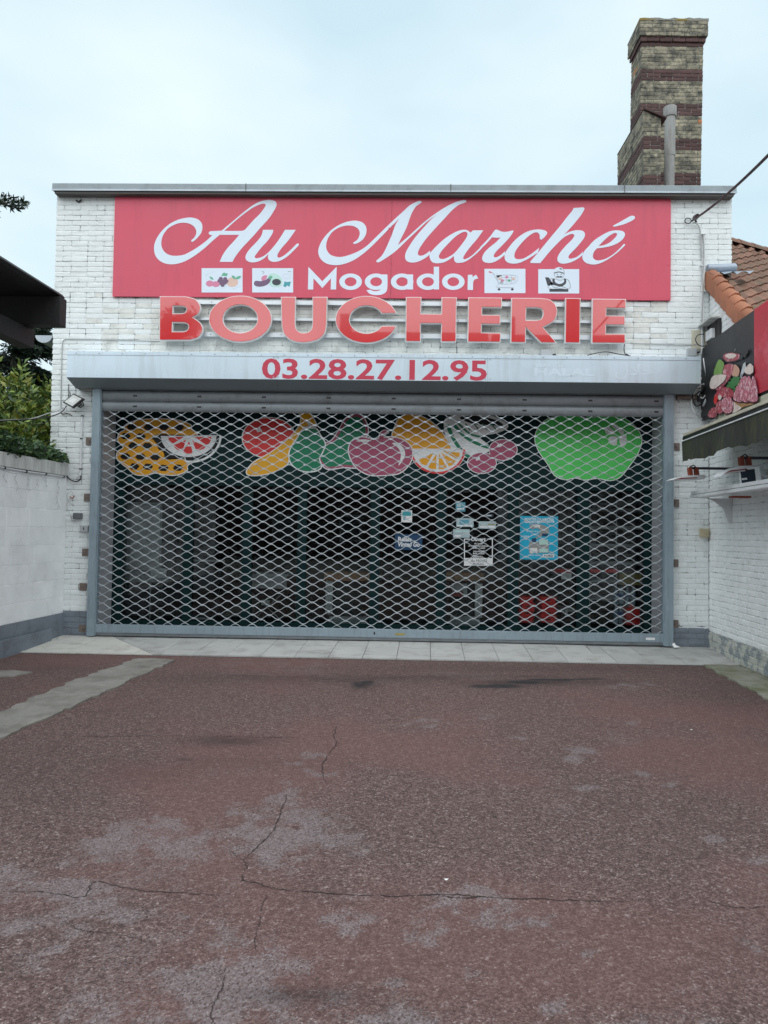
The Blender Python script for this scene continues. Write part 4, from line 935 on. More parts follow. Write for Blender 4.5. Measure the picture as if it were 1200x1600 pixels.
for k_, (kk, dy, mm, nm_) in enumerate(((1.035, -2, 'sticker_white', 'outline'), (1.0, -.6, 'sticker_red', 'rind'), (.92, -.6, 'sticker_white', 'pith'))): decal(nm_, mm, t, [fan(kk, dy)], YF-.0025-.0012*(3+k_), .001, smooth=False)
for a0, a1 in ((150, 122), (116, 94), (88, 66), (60, 36), (30, 10)):
    lay(t, 6, 'segment', 'sticker_orange', [(ctr[0]+36*math.cos(math.radians(a))*r_, ctr[1]-1+32*math.sin(math.radians(a))*r_, 1) for a, r_ in ((a0, .97), ((a0+a1)/2, 1.0), (a1, .97), ((a0+a1)/2, .22))])
t = sticker('fruit_sticker', 'white melon rind and leaf cut-out with dark green stripes above the cherries', (733, 676))
lf = FC([(48,182),(80,160),(140,150),(230,150),(310,172),(358,210),(300,240),(212,258),(268,312),(230,345),(160,362),(90,322),(55,262)])
lay_outline(t, 0, lf, 1.2); lay(t, 1, 'rind', 'sticker_white', lf)
lay(t, 2, 'dark_gap', 'sticker_black', FC([(120,165),(200,156),(300,178),(335,205),(250,202),(180,195)]))
for L, w in (([(62,205),(90,270),(128,325),(166,358)], 17), ([(95,205),(150,262),(210,295),(266,312)], 15), ([(110,190),(170,245),(230,262)], 9)): lay(t, 3, 'stripe', 'sticker_green', FC(ribbon_loop(L, w)))
for a in range(4): lay(t, 3, 'vein', 'sticker_green', FC(ribbon_loop([(150+a*42, 196), (172+a*42, 228+a*-2)], 5)))
t = sticker('fruit_sticker', 'pair of dark pink cherries cut-out between the citrus slice and the green apple', (768, 712))
for cx, cy, rx, ry in ((335, 325, 68, 50), (230, 390, 70, 50)):
    c_l = FC(ell(cx, cy, rx, ry, 24)); lay_outline(t, 4, c_l, 1.1); lay(t, 5, 'cherry', 'sticker_purple', c_l); lay(t, 6, 'highlight', 'sticker_white', FC([(cx-30,cy-24,1),(cx-12,cy-32,1),(cx-8,cy-16,1),(cx-28,cy-12,1)]))
t = sticker('fruit_sticker', 'bright green apple cut-out, the largest fruit at the right end of the fascia', (920, 700))
ga = FC([(600,162),(680,155),(750,172),(830,158),(920,165),(985,210),(1018,270),(1000,340),(960,400),(912,458),(862,475),(800,464),(740,472),(690,462),(640,470),(590,450),(560,400),(512,330),(493,270),(510,215),(550,177)])
lay_outline(t, 1, ga, 1.3); lay(t, 2, 'skin', 'sticker_lime', ga); lay(t, 3, 'stem', 'sticker_lime', FC([(745,135,1),(785,135,1),(770,185,1),(750,190,1)]))
for L in ([(835,222),(858,210),(888,242),(868,250),(845,244)], [(872,206),(890,198),(925,228),(930,246),(910,242)], [(858,262),(896,262),(892,302),(860,292)], [(910,256),(942,252),(940,300),(915,304)]): lay(t, 3, 'highlight', 'sticker_white', FC(L))

# ================================================================== POSTERS AND CARDS ON THE GLASS
YP = YGl-.001
def card(name, label, cat, rect, m, group=None):
    x0, z0 = FX(rect[0], rect[3], YP); x1, z1 = FX(rect[2], rect[1], YP)
    o = MB().box(x0, x1, YP-.0015, YP, z0, z1).build(name, m); tag(o, label, cat, group); return o
def prt(par, nm, m, rect, k=1): return decal(nm, m, par, [rect_(*rect)], YP-.0015-.0008*k, .0007, smooth=False)
po = card('poster', 'bright blue open days poster with a white photo collage numeral on the glass', 'poster', (812, 807, 872, 874), 'poster_blue')
PX_ = lambda L: crop(L, 760, 750, 4)
text('lettering', 'PORTES OUVERTES', 'sticker_white', po, (820, 810, 865, 812.8), YP-.0023, bold=.03, th=.0005); prt(po, 'band', 'sticker_white', (820, 813.6, 866, 816.8)); text('lettering', 'PORTES OUVERTES', 'poster_blue', po, (822, 814.2, 864, 816.2), YP-.0032, bold=.02, th=.0005)
decal('numeral', 'poster_grey', po, [PX_([(268,285),(300,272),(350,280),(388,300),(390,330),(350,350),(310,370),(300,385),(390,392,1),(390,455,1),(268,458,1),(266,400),(290,372),(325,345),(335,315),(310,302),(285,308)])], YP-.0023, .0007)
for q in (((283,365),(310,362),(312,395),(285,395)), ((345,335),(385,335),(382,352),(350,352))): decal('photo', 'poster_navy', po, [PX_([(*a, 1) for a in q])], YP-.003, .0006)
for q in ((330, 372, 385, 404), (272, 425, 318, 455), (330, 430, 385, 452), (300, 282, 335, 296)): decal('photo', 'print_mint' if q[0] == 330 else 'paper', po, [PX_(rect_(*q))], YP-.003, .0006)
for r_, s in (((823, 828.5, 841, 831), 'Entrez'), ((814, 836, 827, 840), 'visite'), ((825, 866, 846, 868.5), 'venez visiter')): text('lettering', s, 'sticker_white', po, r_, YP-.0023, th=.0005)
prt(po, 'logo_panel', 'paper', (848, 866, 866, 871)); text('logo_text', 'NORD', 'ink_dark', po, (850, 867, 864, 870), YP-.0035, bold=.03, th=.0005)
go_ = card('sign_sticker', 'dark navy parcel point sticker with white words on the glass', 'sticker', (617, 835, 660, 859), 'poster_navy')
text('lettering', 'Relais', 'sticker_white', go_, (622, 839, 643, 846), YP-.0023, bold=.03, th=.0005); text('lettering', 'Vinted Go', 'sticker_white', go_, (622, 847, 656, 854), YP-.0023, bold=.03, th=.0005, shear=.2)
oh = thing('opening_hours_sign', 'white framed opening hours sign headed Ouvert on the glass', 'sign', (FX(747, 884, YP)[0], YP, FX(747, 884, YP)[1]))
decal('frame', 'sticker_white', oh, [rect_(725, 841.5, 770, 884), rect_(726.4, 843, 768.6, 872)], YP-.0015, .0012, smooth=False)
prt(oh, 'heading_gap', 'ink_dark', (734, 840.5, 762, 845), 0.5); text('heading', 'Ouvert', 'sticker_white', oh, (736, 839.5, 759, 845.5), YP-.003, bold=.03, th=.0005)
for s, r_ in (('du lundi', (741, 848, 754, 850.5)), ('au samedi sauf vendredi', (732, 851.5, 763, 854)), ('8h30 - 13h00', (738, 855, 758, 857.5)), ('vendredi', (739, 860, 757, 862.5)), ('8h00 - 12h00', (739, 863.5, 757, 866)), ('dimanche', (741, 868, 754, 870)), ('8h00 - 13h00', (739, 870.5, 757, 871.8))): text('lettering', s, 'sticker_white', oh, r_, YP-.003, bold=.02, th=.0005)
text('footer', 'Au Marché', 'ink_dark', oh, (735, 874, 761, 878.5), YP-.003, th=.0005, shear=.25); text('footer', 'Mogador', 'ink_dark', oh, (739, 880, 757, 883), YP-.003, bold=.02, th=.0005)
CG = 'small cards stuck on the door glass'
for lab, rc, m, bits in (('white and blue card alone on the glass above the navy sticker', (627, 797.5, 644, 816), 'paper', [('print_teal', (628.5, 799, 642.5, 806)), ('card_cyan', (630, 807, 634, 812))]),
    ('square cyan card highest of those on the glass', (712, 785, 727, 799), 'card_cyan', [('card_pale', (714, 787, 720, 792)), ('sticker_white', (714, 794, 725, 796))]),
    ('pale blue card with a darker blue band, wider than the square cyan card above it', (713, 810, 740, 823), 'card_pale', [('card_cyan', (718, 812, 733, 820)), ('sticker_white', (714, 820.5, 738, 822))]),
    ('pale card with a thin yellow line to the right of the blue banded card', (748, 815, 775, 826), 'card_pale', [('mustard', (762, 818.5, 773, 820)), ('print_leaf', (750, 820, 760, 821.5)), ('sticker_white', (750, 822, 773, 824.5))]),
    ('tiny navy card with white letters above the yellow lined card', (758, 803, 771, 808), 'ink_dark', [('card_pale', (760, 804.5, 768, 806.5))]),
    ('grey green card with a white tab directly above the opening hours sign', (708, 827, 734, 840), 'card_pale', [('paper', (709, 836, 720, 839)), ('print_mint', (711, 829, 732, 831)), ('print_grey', (711, 833, 728, 834.5))])):
    c = card('window_card', lab, 'card', rc, m, CG)
    for k, (mm, rr) in enumerate(bits): prt(c, 'print', mm, rr, 1)

# ================================================================== INSIDE THE SHOP
def IB(nm, m, par, rect, y, d, bevel=.006, **k):
    x0, z0 = FX(rect[0], rect[3], y); x1, z1 = FX(rect[2], rect[1], y); return BOX(nm, m, par, x0, x1, y, y+d, max(z0, .0), z1, bevel, **k)
yi = .85
c = thing('display_cabinet', 'tall pale refrigerated display cabinet behind the glass at the left', 'cabinet', AT(222, 985, yi))
IB('body', 'interior_grey', c, (194, 785, 254, 905), yi, .6); IB('door', 'interior_white', c, (197, 790, 251, 890), yi-.02, .018); IB('shelf_edge', 'interior_grey', c, (190, 905, 262, 909), yi-.03, .5); IB('side_panel', 'interior_grey', c, (232, 909, 236, 980), yi, .03); IB('base', 'interior_dark', c, (194, 910, 254, 985), yi+.1, .5); IB('top_tray', 'interior_white', c, (235, 888, 260, 903), yi-.05, .02)
c = thing('hand_trolley', 'folding hand trolley with chrome rails leaning behind the glass', 'trolley', AT(312, 980, .7))
tb = MB()
for a, b in (((350, 905), (333, 968)), ((346, 908), (329, 968)), ((343, 912), (330, 968))): tb.tube([AT(*a, .75), AT(*b, .62)], .009, 6)
tb.build('rail', 'chrome', c); tb = MB(); tb.tube([AT(287, 930, .75), AT(284, 966, .62)], .008, 6); tb.build('rail', 'chrome', c); MB().tube([AT(286, 951, .68), AT(333, 951, .68)], .005, 6).build('crossbar', 'chrome', c); MB().tube([AT(286, 966, .63), AT(332, 967, .63)], .02, 6).build('toe_plate', 'interior_grey', c)
IB('shelf_edge', 'interior_grey', c, (286, 875, 351, 877), .85, .02); IB('basket', 'interior_dark', c, (290, 892, 345, 925), .8, .3)
c = thing('folding_table', 'steel table with a pale apron and crossed legs behind the glass', 'table', AT(420, 985, .9))
IB('apron', 'mustard', c, (391, 900, 448, 919), .85, .02).data.materials[0] = MT('interior_grey'); IB('top', 'interior_grey', c, (390, 897, 450, 900), .84, .5)
lg = MB(); lg.tube([AT(447, 918, .9), AT(447, 975, .9)], .012, 6); lg.build('leg', 'chrome', c); lg = MB(); lg.tube([AT(391, 918, .9), AT(391, 975, .9)], .012, 6); lg.build('leg', 'chrome', c)
for a, b in (((392, 925), (440, 970)), ((444, 925), (394, 970))): MB().tube([AT(*a, 1.0), AT(*b, 1.0)], .009, 6).build('brace', 'interior_grey', c)
IB('paper_roll', 'interior_white', c, (408, 938, 421, 946), .9, .08, .01)
CN = 'counters inside the shop'
for lab, x0, x1, ye, edge in (('left counter with wooden top and pale edge panel on its left end', 508, 577, 985, 0), ('right counter with wooden top and pale edge panel on its right end', 697, 754, 985, 1)):
    c = thing('shop_counter', lab, 'counter', AT((x0+x1)/2, ye, 1.0), CN)
    IB('top', 'wood_top', c, (x0-2, 896, x1+2, 907), .95, .6); IB('front_panel', 'shop_green', c, (x0+10, 908, x1-8, 962), 1.0, .5)
    IB('edge_panel', 'interior_white', c, (x0, 908, x0+12, 960) if edge == 0 else (x1-12, 912, x1, 965), .97, .55); IB('plinth', 'interior_grey', c, (x0+6, 963, x1-4, 985), 1.02, .45)
c = thing('notice_card', 'small red and white notice propped beside the right counter', 'notice', AT(718, 932, .9)); IB('sheet', 'interior_grey', c, (706, 912, 730, 931), .93, .004, 0); IB('red_band', 'plastic_dark_red', c, (706, 924, 724, 932), .926, .003, 0)
RG = 'red crates stacked inside by the glass'
for lab, x0, x1, tops in (('left stack of narrow red crates behind the glass', 812, 834, 4), ('wider right stack of red crates behind the glass', 845, 869, 4)):
    for k in range(tops):
        y0 = 973-k*10; lab_k = {0: 'bottom', 1: 'second from bottom', 2: 'third from bottom', 3: 'topmost'}[k]
        side_ = 'left narrow' if x0 < 840 else 'right wider'
        cr = thing('crate', f'{lab_k} red plastic crate in the {side_} stack behind the glass', 'crate', AT((x0+x1)/2, y0, .75), RG)
        ox = random.Random(k+x0).uniform(-2, 5) if k == 2 else 0
        IB('body', 'plastic_red', cr, (x0+ox+1, y0-7.5, x1+ox-1, y0), .54, .35, .008); IB('rim', 'plastic_red', cr, (x0+ox-1, y0-9.7, x1+ox+1, y0-7.4), .53, .37, .004)
        IB('handle_slot', 'black_plastic', cr, ((x0+x1)/2-3+ox, y0-6, (x0+x1)/2+3+ox, y0-4), .538, .004, .001)
c = thing('stool', 'low dark step stool with pale strap behind the glass', 'stool', AT(885, 985, .8)); IB('seat', 'interior_grey', c, (875, 950, 898, 956), .75, .3); IB('body', 'interior_dark', c, (877, 956, 896, 985), .78, .25); IB('strap', 'interior_white', c, (883, 950, 887, 963), .745, .004, 0)
sh = thing('shelf_rack', 'dark shelf rack with red shelf strips and a mustard box behind the right glass', 'shelf', AT(965, 985, 1.2))
for k in range(6): IB('shelf', 'interior_grey', sh, (922, 795+k*28, 1006, 798+k*28), 1.15, .45)
for xx in (921, 962, 1005): IB('upright', 'interior_grey', sh, (xx, 780, xx+2.5, 985), 1.14, .03)
for a, b in ((865, 893), (922, 938), (945, 966)): IB('price_strip', 'plastic_red', sh, (a, 889, b, 895), 1.12, .015, .003)
IB('box', 'mustard', sh, (970, 897, 1003, 914), 1.13, .25); IB('tag', 'paper', sh, (877, 895, 893, 905), .9, .003, 0)
WG = 'water bottle packs inside the shop'
def bottle(par, px, base, top, y, r, m):
    x, z0 = FX(px, base, y); _, z1 = FX(px, top, y); h = z1-z0; mb = MB()
    prof = [(.0, r*.9), (.03, r), (.30, r), (.34, r*.9), (.40, r), (.68, r), (.85, r*.45), (.90, r*.35), (1, r*.35)]
    for k in range(len(prof)-1): pass
    mb.tube([(x, y, z0+h*a) for a, _ in prof], [b for _, b in prof], 10); o = mb.build('bottle', m, par, smooth=True)
    MB().tube([(x, y, z0+h*.45), (x, y, z0+h*.62)], r*1.02, 10).build('label', 'label_blue', o); return o
for lab, ys, ye in (('upper shrink pack of clear water bottles behind the right glass', 918, 944), ('lower shrink pack of clear water bottles behind the right glass', 945, 975)):
    c = thing('bottle_pack', lab, 'bottles', AT(970, ye, .75), WG)
    for q in (962, 971, 980, 989) if ys < 930 else (962, 970): bottle(c, q, ye, ys, .75, .036, 'bottle_blue')
c = thing('canister', 'red plastic canister standing beside the water bottles behind the glass', 'canister', AT(989, 977, .68)); IB('body', 'plastic_red', c, (978, 950, 1000, 977), .62, .16, .02); IB('cap', 'plastic_red', c, (984, 945, 990, 950.5), .68, .05, .005)

# ================================================================== LEFT BOUNDARY WALL
lw = thing('boundary_wall', 'white painted block wall with grey plinth along the left of the yard', 'wall', (XL0, -3, 0))
ZW = 2.12
T0, T1 = .004, 9.0
core = MB(); core.obox((XL0-.006, -T0, -.15), LW, (0, 0, 1), -LWN, T1, ZW+.15, .18); core.build('core', 'wall_white_render', lw)
pl_ = MB(); pl_.obox(Vector((XL0, -T0, -.15))+LWN*.010-Vector((0,0,0)), LW, (0, 0, 1), -LWN, T1, .30+.15, .014); o = pl_.build('plinth', 'plinth_grey_paint', lw, bevel=.004)
pl2 = MB(); pl2.obox(Vector((XL0, -.35, -.15))+LWN*.030, LW, (0, 0, 1), -LWN, T1-.4, .14+.15, .019); pl2.build('plinth_foot', 'plinth_grey_paint', lw, bevel=.008)
def block_variant(L, H, seed):
    r = random.Random(seed); v = []; cc = .004
    for ins, y in ((0, .02), (0, -.0), (.004, -.003)):
        for (u, w) in ((cc, 0), (L-cc, 0), (L, cc), (L, H-cc), (L-cc, H), (cc, H), (0, H-cc), (0, cc)): v.append((ins+u/L*(L-2*ins)+r.uniform(-.001, .001), y+r.uniform(-.0004, .0004), ins+w/H*(H-2*ins)+r.uniform(-.0012, .0012)))
    v.append((L/2, -.0035, H/2)); f = []
    for k in range(8):
        k2 = (k+1) % 8; f += [(k, k2, 8+k2, 8+k), (8+k, 8+k2, 16+k2, 16+k), (16+k, 16+k2, 24)]
    me = bpy.data.meshes.new('block'); me.from_pydata(v, [], f); me.update(); me.materials.append(MT('wall_white_render'))
    bm = bmesh.new(); bm.from_mesh(me); bmesh.ops.recalc_face_normals(bm, faces=bm.faces); bm.to_mesh(me); bm.free(); return me
BVs = [block_variant(.444, .222, k) for k in range(5)]
rb = random.Random(31); zc = .302
while zc < ZW-.05:
    t_ = -.2*rb.random(); h = min(.2265, ZW-zc)
    while t_ < T1-.5:
        L = .45; a = max(t_, .006); w_ = t_+L-.0018-a
        if w_ > .05:
            o = bpy.data.objects.new('block', rb.choice(BVs)); COL.objects.link(o); attach(o, lw)
            org = Vector((XL0, 0, 0))+LW*a+LWN*(-.003+rb.uniform(-.0012, .0012))+Vector((0, 0, zc+.001)); su = w_/.444; sv = (h-.0018)/.222
            o.matrix_basis = Matrix(((LW.x*su, -LWN.x, 0, org.x), (LW.y*su, -LWN.y, 0, org.y), (0, 0, sv, org.z), (0, 0, 0, 1)))
        t_ += L
    zc += .2265
for k in range(9):
    cb = MB(); cb.obox(Vector((XL0, 0, ZW+.001))+LW*(T0+k*1.0)+LWN*.03, LW, (0, 0, 1), -LWN, .996, .165, .26); cb.build('coping_slab', 'coping_render', lw, bevel=.008)
def LWP(t, off, z): return Vector((XL0, 0, z))+LW*t+LWN*off
cb = thing('wall_conduit', 'thin white conduit with clips under the left wall coping', 'conduit', LWP(.05, .02, ZW))
MB().tube([LWP(t, .014, 2.105+.004*math.sin(t*5)) for t in np.linspace(.06, 8.5, 30)], .011, 8).build('pipe', 'white_pvc', cb, smooth=True)
for k in range(14): p = LWP(.12+k*.42, .014, 2.105+.004*math.sin((.12+k*.42)*5)); MB().tube([p-LW*.012, p+LW*.012], .017, 8).build('clip', 'black_plastic', cb)
ic = thing('string_lights', 'unlit icicle string lights dangling on the left white wall', 'string lights', LWP(.6, .03, 2.05))
rs = random.Random(8); w0 = MB(); w0.tube([LWP(t, .024, 2.07+.012*math.sin(t*9)) for t in np.linspace(.15, 4, 40)], .0025, 4); w0.build('main_wire', 'grey_cable', ic)
for k in range(16):
    t_ = .28+k*.21+rs.uniform(-.05, .05); ln = rs.choice((.12, .2, .3, .38)); p = [LWP(t_, .022, 2.06)]
    n_ = max(3, int(ln/.03))
    for j in range(1, n_+1): p.append(LWP(t_+rs.uniform(-.016, .016)+.02*math.sin(j), .020, 2.06-ln*j/n_))
    mb = MB(); mb.tube(p, .002, 4)
    for j in range(1, n_, 2): mb.tube([p[j], p[j]+LW*rs.choice((-.03, .03))+Vector((0, 0, rs.uniform(-.035, -.01)))], .003, 4)
    mb.build('strand', 'grey_cable', ic)

# ================================================================== RIGHT NEIGHBOUR: GABLE WALL, TILED ROOF
nb = thing('neighbour_house', 'low white brick house with red pantile roof adjoining the shop on the right', 'house', (XR0+.2, -1, 0))
RWN = Vector((-1, .06, 0)).normalized()
P1 = Vector((4.033, -.02, 4.9085)); VV = Vector((-.06, -1, -.8)); RR = Vector((.89, .454, 0))
def RWP(t, off, z): return Vector((XR0, 0, z))+LW*t+RWN*off
TE = 2.85
MB().prism([[(.004, -.15), (9, -.15), (9, 2.5), (TE, 2.5), (.004, 4.80)]], lambda u, v, d: RWP(u, -.0075-d, v), .25).build('wall', 'white_joint_paint', nb)
rows = []; z = .325-CO*2+.02
while z < 4.75:
    zc = z+CO/2; tm = min(TE, (4.78-zc)/.8) if zc > 2.5 else 4.6
    if tm > .1: rows.append((z, z+CO, [(.004, tm)]))
    z += CO
wb = brick_course_list(rows, rnd=random.Random(77), header_p=.5, paint=True)
lay_bricks(nb, wb, (XR0, 0, 0), LW, RWN, 'side_wall_paint', 300, order=lambda i: (wb[i][0] > 1.75, 2.35 < wb[i][2] < 3.6, wb[i][0]))
rows = [(.02+k*.075, .02+(k+1)*.075, [(.004, 4.6)]) for k in range(-1, 2)]
lay_bricks(nb, brick_course_list(rows, rnd=random.Random(6)), RWP(0, .010, 0), LW, RWN, 'plinth_peeling', 0)
MB().obox(RWP(.004, .005, -.15), LW, (0, 0, 1), -RWN, 9, .345, .012).build('plinth', 'plinth_peeling', nb)
# pantiles
VN = VV.normalized(); NRM = RR.cross(VN).normalized(); NRM = NRM if NRM.z > 0 else -NRM
STEPV = .172; VL = VV.length
def tile_mesh(seed):
    r = random.Random(seed); Wd = .262; L = .29; prof = []
    for k in range(13):
        u = k/12; h = -.018*math.sin(math.pi*min(u/.62, 1)) + (.042*math.sin(math.pi*(u-.62)/.38) if u > .62 else 0); prof.append((u*Wd, h+r.uniform(-.0015, .0015)))
    v = []; up = -VN
    for lift, s in ((.0, -.05), (.030, L)):
        for (u, h) in prof: v.append(tuple(RR*u+VN*s+NRM*(h+lift+.02)))
    for (u, h) in prof: v.append(tuple(RR*u+VN*L+NRM*(h+.004)))
    n = len(prof); f = []
    for k in range(n-1): f += [(k, k+1, n+k+1, n+k), (n+k, n+k+1, 2*n+k+1, 2*n+k)]
    me = bpy.data.meshes.new('roof_tile'); me.from_pydata(v, [], f); me.update(); me.materials.append(MT('pantile'))
    bm = bmesh.new(); bm.from_mesh(me); bmesh.ops.recalc_face_normals(bm, faces=bm.faces); bm.to_mesh(me); bm.free()
    for p in me.polygons: p.use_smooth = True
    me.set_sharp_from_angle(angle=math.radians(45)); return me
TMs = [tile_mesh(k) for k in range(5)]
roof_base = MB(); cs = [P1+VV*-1.62+RR*.05, P1+VV*-1.62+RR*5, P1+VV*2.9+RR*5, P1+VV*2.9+RR*.05]; roof_base.add([tuple(q-NRM*.02) for q in cs]+[tuple(q-NRM*.10) for q in cs], [(0,1,2,3),(7,6,5,4),(0,4,5,1),(1,5,6,2),(2,6,7,3),(3,7,4,0)]); ro_ = roof_base.build('roof', 'soffit_dark', nb)
rt = random.Random(2)
for i in range(-10, 13):
    for j in range(0, 10):
        o_ = P1+VV*(i*STEPV)+RR*(.04+j*.262)
        if o_.y > .10 and o_.x < XB1-.28: continue
        if o_.y > .42 and o_.x < XB1-.02: continue
        o = bpy.data.objects.new('roof_tile', rt.choice(TMs)); COL.objects.link(o); attach(o, ro_); o.location = o_+NRM*rt.uniform(-.004, .004)+RR*rt.uniform(-.005, .005)
def verge_mesh(seed):
    r = random.Random(seed); L = .29; prof = [(-.050, -.21), (-.052, .0), (-.044, .04), (-.018, .062), (.035, .055), (.075, .015)]; v = []
    for lift, s in ((.0, -.03), (.032, L)):
        for (u, h) in prof: v.append(tuple(RWN*(-u)+VN*s+(NRM if h > 0 else Vector((0, 0, 1)))*(h+lift)))
    for (u, h) in prof: v.append(tuple(RWN*(-u-.0)+VN*(L-.002)+(NRM if h > 0 else Vector((0, 0, 1)))*(h-.012)+RWN*(-.012)))
    n = len(prof); f = []
    for k in range(n-1): f += [(k, k+1, n+k+1, n+k), (n+k, n+k+1, 2*n+k+1, 2*n+k)]
    me = bpy.data.meshes.new('verge_tile'); me.from_pydata(v, [], f); me.update(); me.materials.append(MT('verge_terracotta'))
    bm = bmesh.new(); bm.from_mesh(me); bmesh.ops.recalc_face_normals(bm, faces=bm.faces); bm.to_mesh(me); bm.free()
    for p in me.polygons: p.use_smooth = True
    me.set_sharp_from_angle(angle=math.radians(50)); return me
VMs = [verge_mesh(k) for k in range(3)]
for i in range(0, 16):
    o = bpy.data.objects.new('verge_tile', rt.choice(VMs)); COL.objects.link(o); attach(o, ro_); o.location = P1+VV*(i*STEPV)+Vector((.02, 0, .0))
for k in range(14):
    a = P1+VV*-1.66+RR*(.9+k*.33)+Vector((0, 0, .03)); b = a+RR*.36
    mb = MB(); n_ = 8; vs_ = []; perp = Vector((RR.y, -RR.x, 0))
    for q, rr in ((a, .115), (b, .105)):
        for s in range(n_+1): an = math.pi*s/n_; vs_.append(tuple(q+perp*math.cos(an)*rr+Vector((0, 0, 1))*math.sin(an)*rr))
    fs_ = [(s, s+1, n_+2+s, n_+1+s) for s in range(n_)]+[tuple(range(n_+1))]; mb.add(vs_, fs_); mb.build('ridge_tile', 'pantile', ro_, smooth=True)
# lead flashing where the roof meets the shop front
fl = thing('lead_flashing', 'grey lead flashing where the tiled roof meets the shop wall', 'flashing', P1+Vector((.2, 0, .1)))
xa = FX(1106, 420, -.05)[0]; xb = XB1+.02; zf = FX(1120, 420, -.05)[1]
MB().tube([(xa, -.03, zf+.01), (xa+.15, -.034, zf+.012), (xb-.05, -.034, zf+.02), (xb, -.02, zf+.03)], .055, 10).build('roll', 'lead', fl, smooth=True)
apv = MB(); nn = 10
vs_ = []
for k in range(nn+1):
    x = xa+(xb+.18-xa)*k/nn; vs_ += [(x, -.03, zf-.035+.03*(x-xa)), (x-.01, -.20-.012*math.sin(k*1.9), zf-.12-.02*math.sin(k*2.3)+.05*(x-xa))]
apv.add(vs_, [(2*k, 2*k+1, 2*k+3, 2*k+2) for k in range(nn)]); apv.build('apron', 'lead', fl, smooth=True)

# ================================================================== CHIMNEY
ch = thing('brick_chimney', 'tall banded yellow and brown brick chimney behind the shop roof', 'chimney', (4.6, 2.8, 5.6))
CX0, CX1, CY0, CY1 = 4.045, 5.115, 2.82, 3.36
BZ = 5.6
def at_top(z): return z
CH_TOP = 10.43
HB = .0678
def band(z, top):
    """True when the course at z is brown: three courses of brown between six of buff, counted from the top"""
    k = int((top-z)/HB)
    seq = [0]*4+[1]*3+[0]*6+[1]*3+[0]*6+[1]*3+[0]*6+[1]*3+[0]*6+[1]*3+[0]*40
    return seq[k] if k < len(seq) else 0
core = MB(); core.box(CX0+.008, CX1-.008, CY0+.008, CY1-.008, 5.0, CH_TOP-.03); core.build('shaft', 'chimney_mortar', ch)
def course_rows(z0, z1, u0, u1): 
    out = []; z = z1
    while z > z0: out.append((z-HB, z, [(u0, u1)])); z -= HB
    return out
rr = random.Random(42)
def cmat(top):
    def f(b):
        if rr.random() < .003: return 'brick_orange'
        return 'brick_brown' if band((b[2]+b[3])/2, top) else 'brick_buff'
    return f
fr_ = brick_course_list(course_rows(BZ, CH_TOP-.32, 0, CX1-CX0), rnd=random.Random(1), header_p=.1)
lay_bricks(ch, fr_, (CX0, CY0, 0), (1, 0, 0), (0, -1, 0), None, 240, matfn=cmat(CH_TOP), order=lambda i: -fr_[i][2], proud=.005)
sd_ = brick_course_list(course_rows(BZ, CH_TOP-.32, 0, CY1-CY0), rnd=random.Random(2), header_p=.1)
lay_bricks(ch, sd_, (CX0, CY1, 0), (0, -1, 0), (-1, 0, 0), None, 60, matfn=cmat(CH_TOP), order=lambda i: -sd_[i][2], proud=.005)
sd2 = brick_course_list(course_rows(BZ, CH_TOP-.32, 0, CY1-CY0), rnd=random.Random(3), header_p=.1)
lay_bricks(ch, sd2, (CX1, CY0, 0), (0, 1, 0), (1, 0, 0), None, 0, matfn=cmat(CH_TOP), proud=.005)
# corbelled head: two brown courses stepping out, then four weathered courses
e1, e2 = .028, .055
for (z0, z1, e, mm, top_) in ((CH_TOP-.32, CH_TOP-.25, e1, 'brick_brown', 0), (CH_TOP-.25, CH_TOP-.03, e2, 'brick_buff', 1)):
    MB().box(CX0-e+.008, CX1+e-.008, CY0-e+.008, CY1+e-.008, z0+.002, z1-.002).build('corbel', 'chimney_mortar', ch)
    fb_ = brick_course_list(course_rows(z0+.001, z1, 0, CX1-CX0+2*e), rnd=random.Random(5+top_), header_p=.1); lay_bricks(ch, fb_, (CX0-e, CY0-e, 0), (1, 0, 0), (0, -1, 0), mm, 30, proud=.004)
    fb_ = brick_course_list(course_rows(z0+.001, z1, 0, CY1-CY0+2*e), rnd=random.Random(7+top_), header_p=.1); lay_bricks(ch, fb_, (CX0-e, CY1+e, 0), (0, -1, 0), (-1, 0, 0), mm, 30, proud=.004)
    fb_ = brick_course_list(course_rows(z0+.001, z1, 0, CY1-CY0+2*e), rnd=random.Random(9+top_), header_p=.1); lay_bricks(ch, fb_, (CX1+e, CY0-e, 0), (0, 1, 0), (1, 0, 0), mm, 0, proud=.004)
cpm = MB(); r5 = random.Random(3); n_ = 14; vs_ = []
for (y, ) in ((CY0-e2-.005,), (CY1+e2+.005,)):
    for k in range(n_+1):
        x = CX0-e2-.005+(CX1-CX0+2*e2+.01)*k/n_; h = r5.uniform(-.012, .018); vs_ += [(x, y, CH_TOP-.034), (x, y, CH_TOP+.005+h)]
N2 = 2*(n_+1); fs_ = []
for k in range(n_): fs_ += [(2*k, 2*k+2, 2*k+3, 2*k+1), (N2+2*k, N2+2*k+1, N2+2*k+3, N2+2*k+2), (2*k+1, 2*k+3, N2+2*k+3, N2+2*k+1), (2*k, N2+2*k, N2+2*k+2, 2*k+2)]
fs_ += [(0, 1, N2+1, N2), (2*n_, N2+2*n_, N2+2*n_+1, 2*n_+1)]
cpm.add(vs_, fs_); cpm.build('cap', 'lichen_cap', ch)
ch.rotation_euler = (0, math.radians(.9), 0)
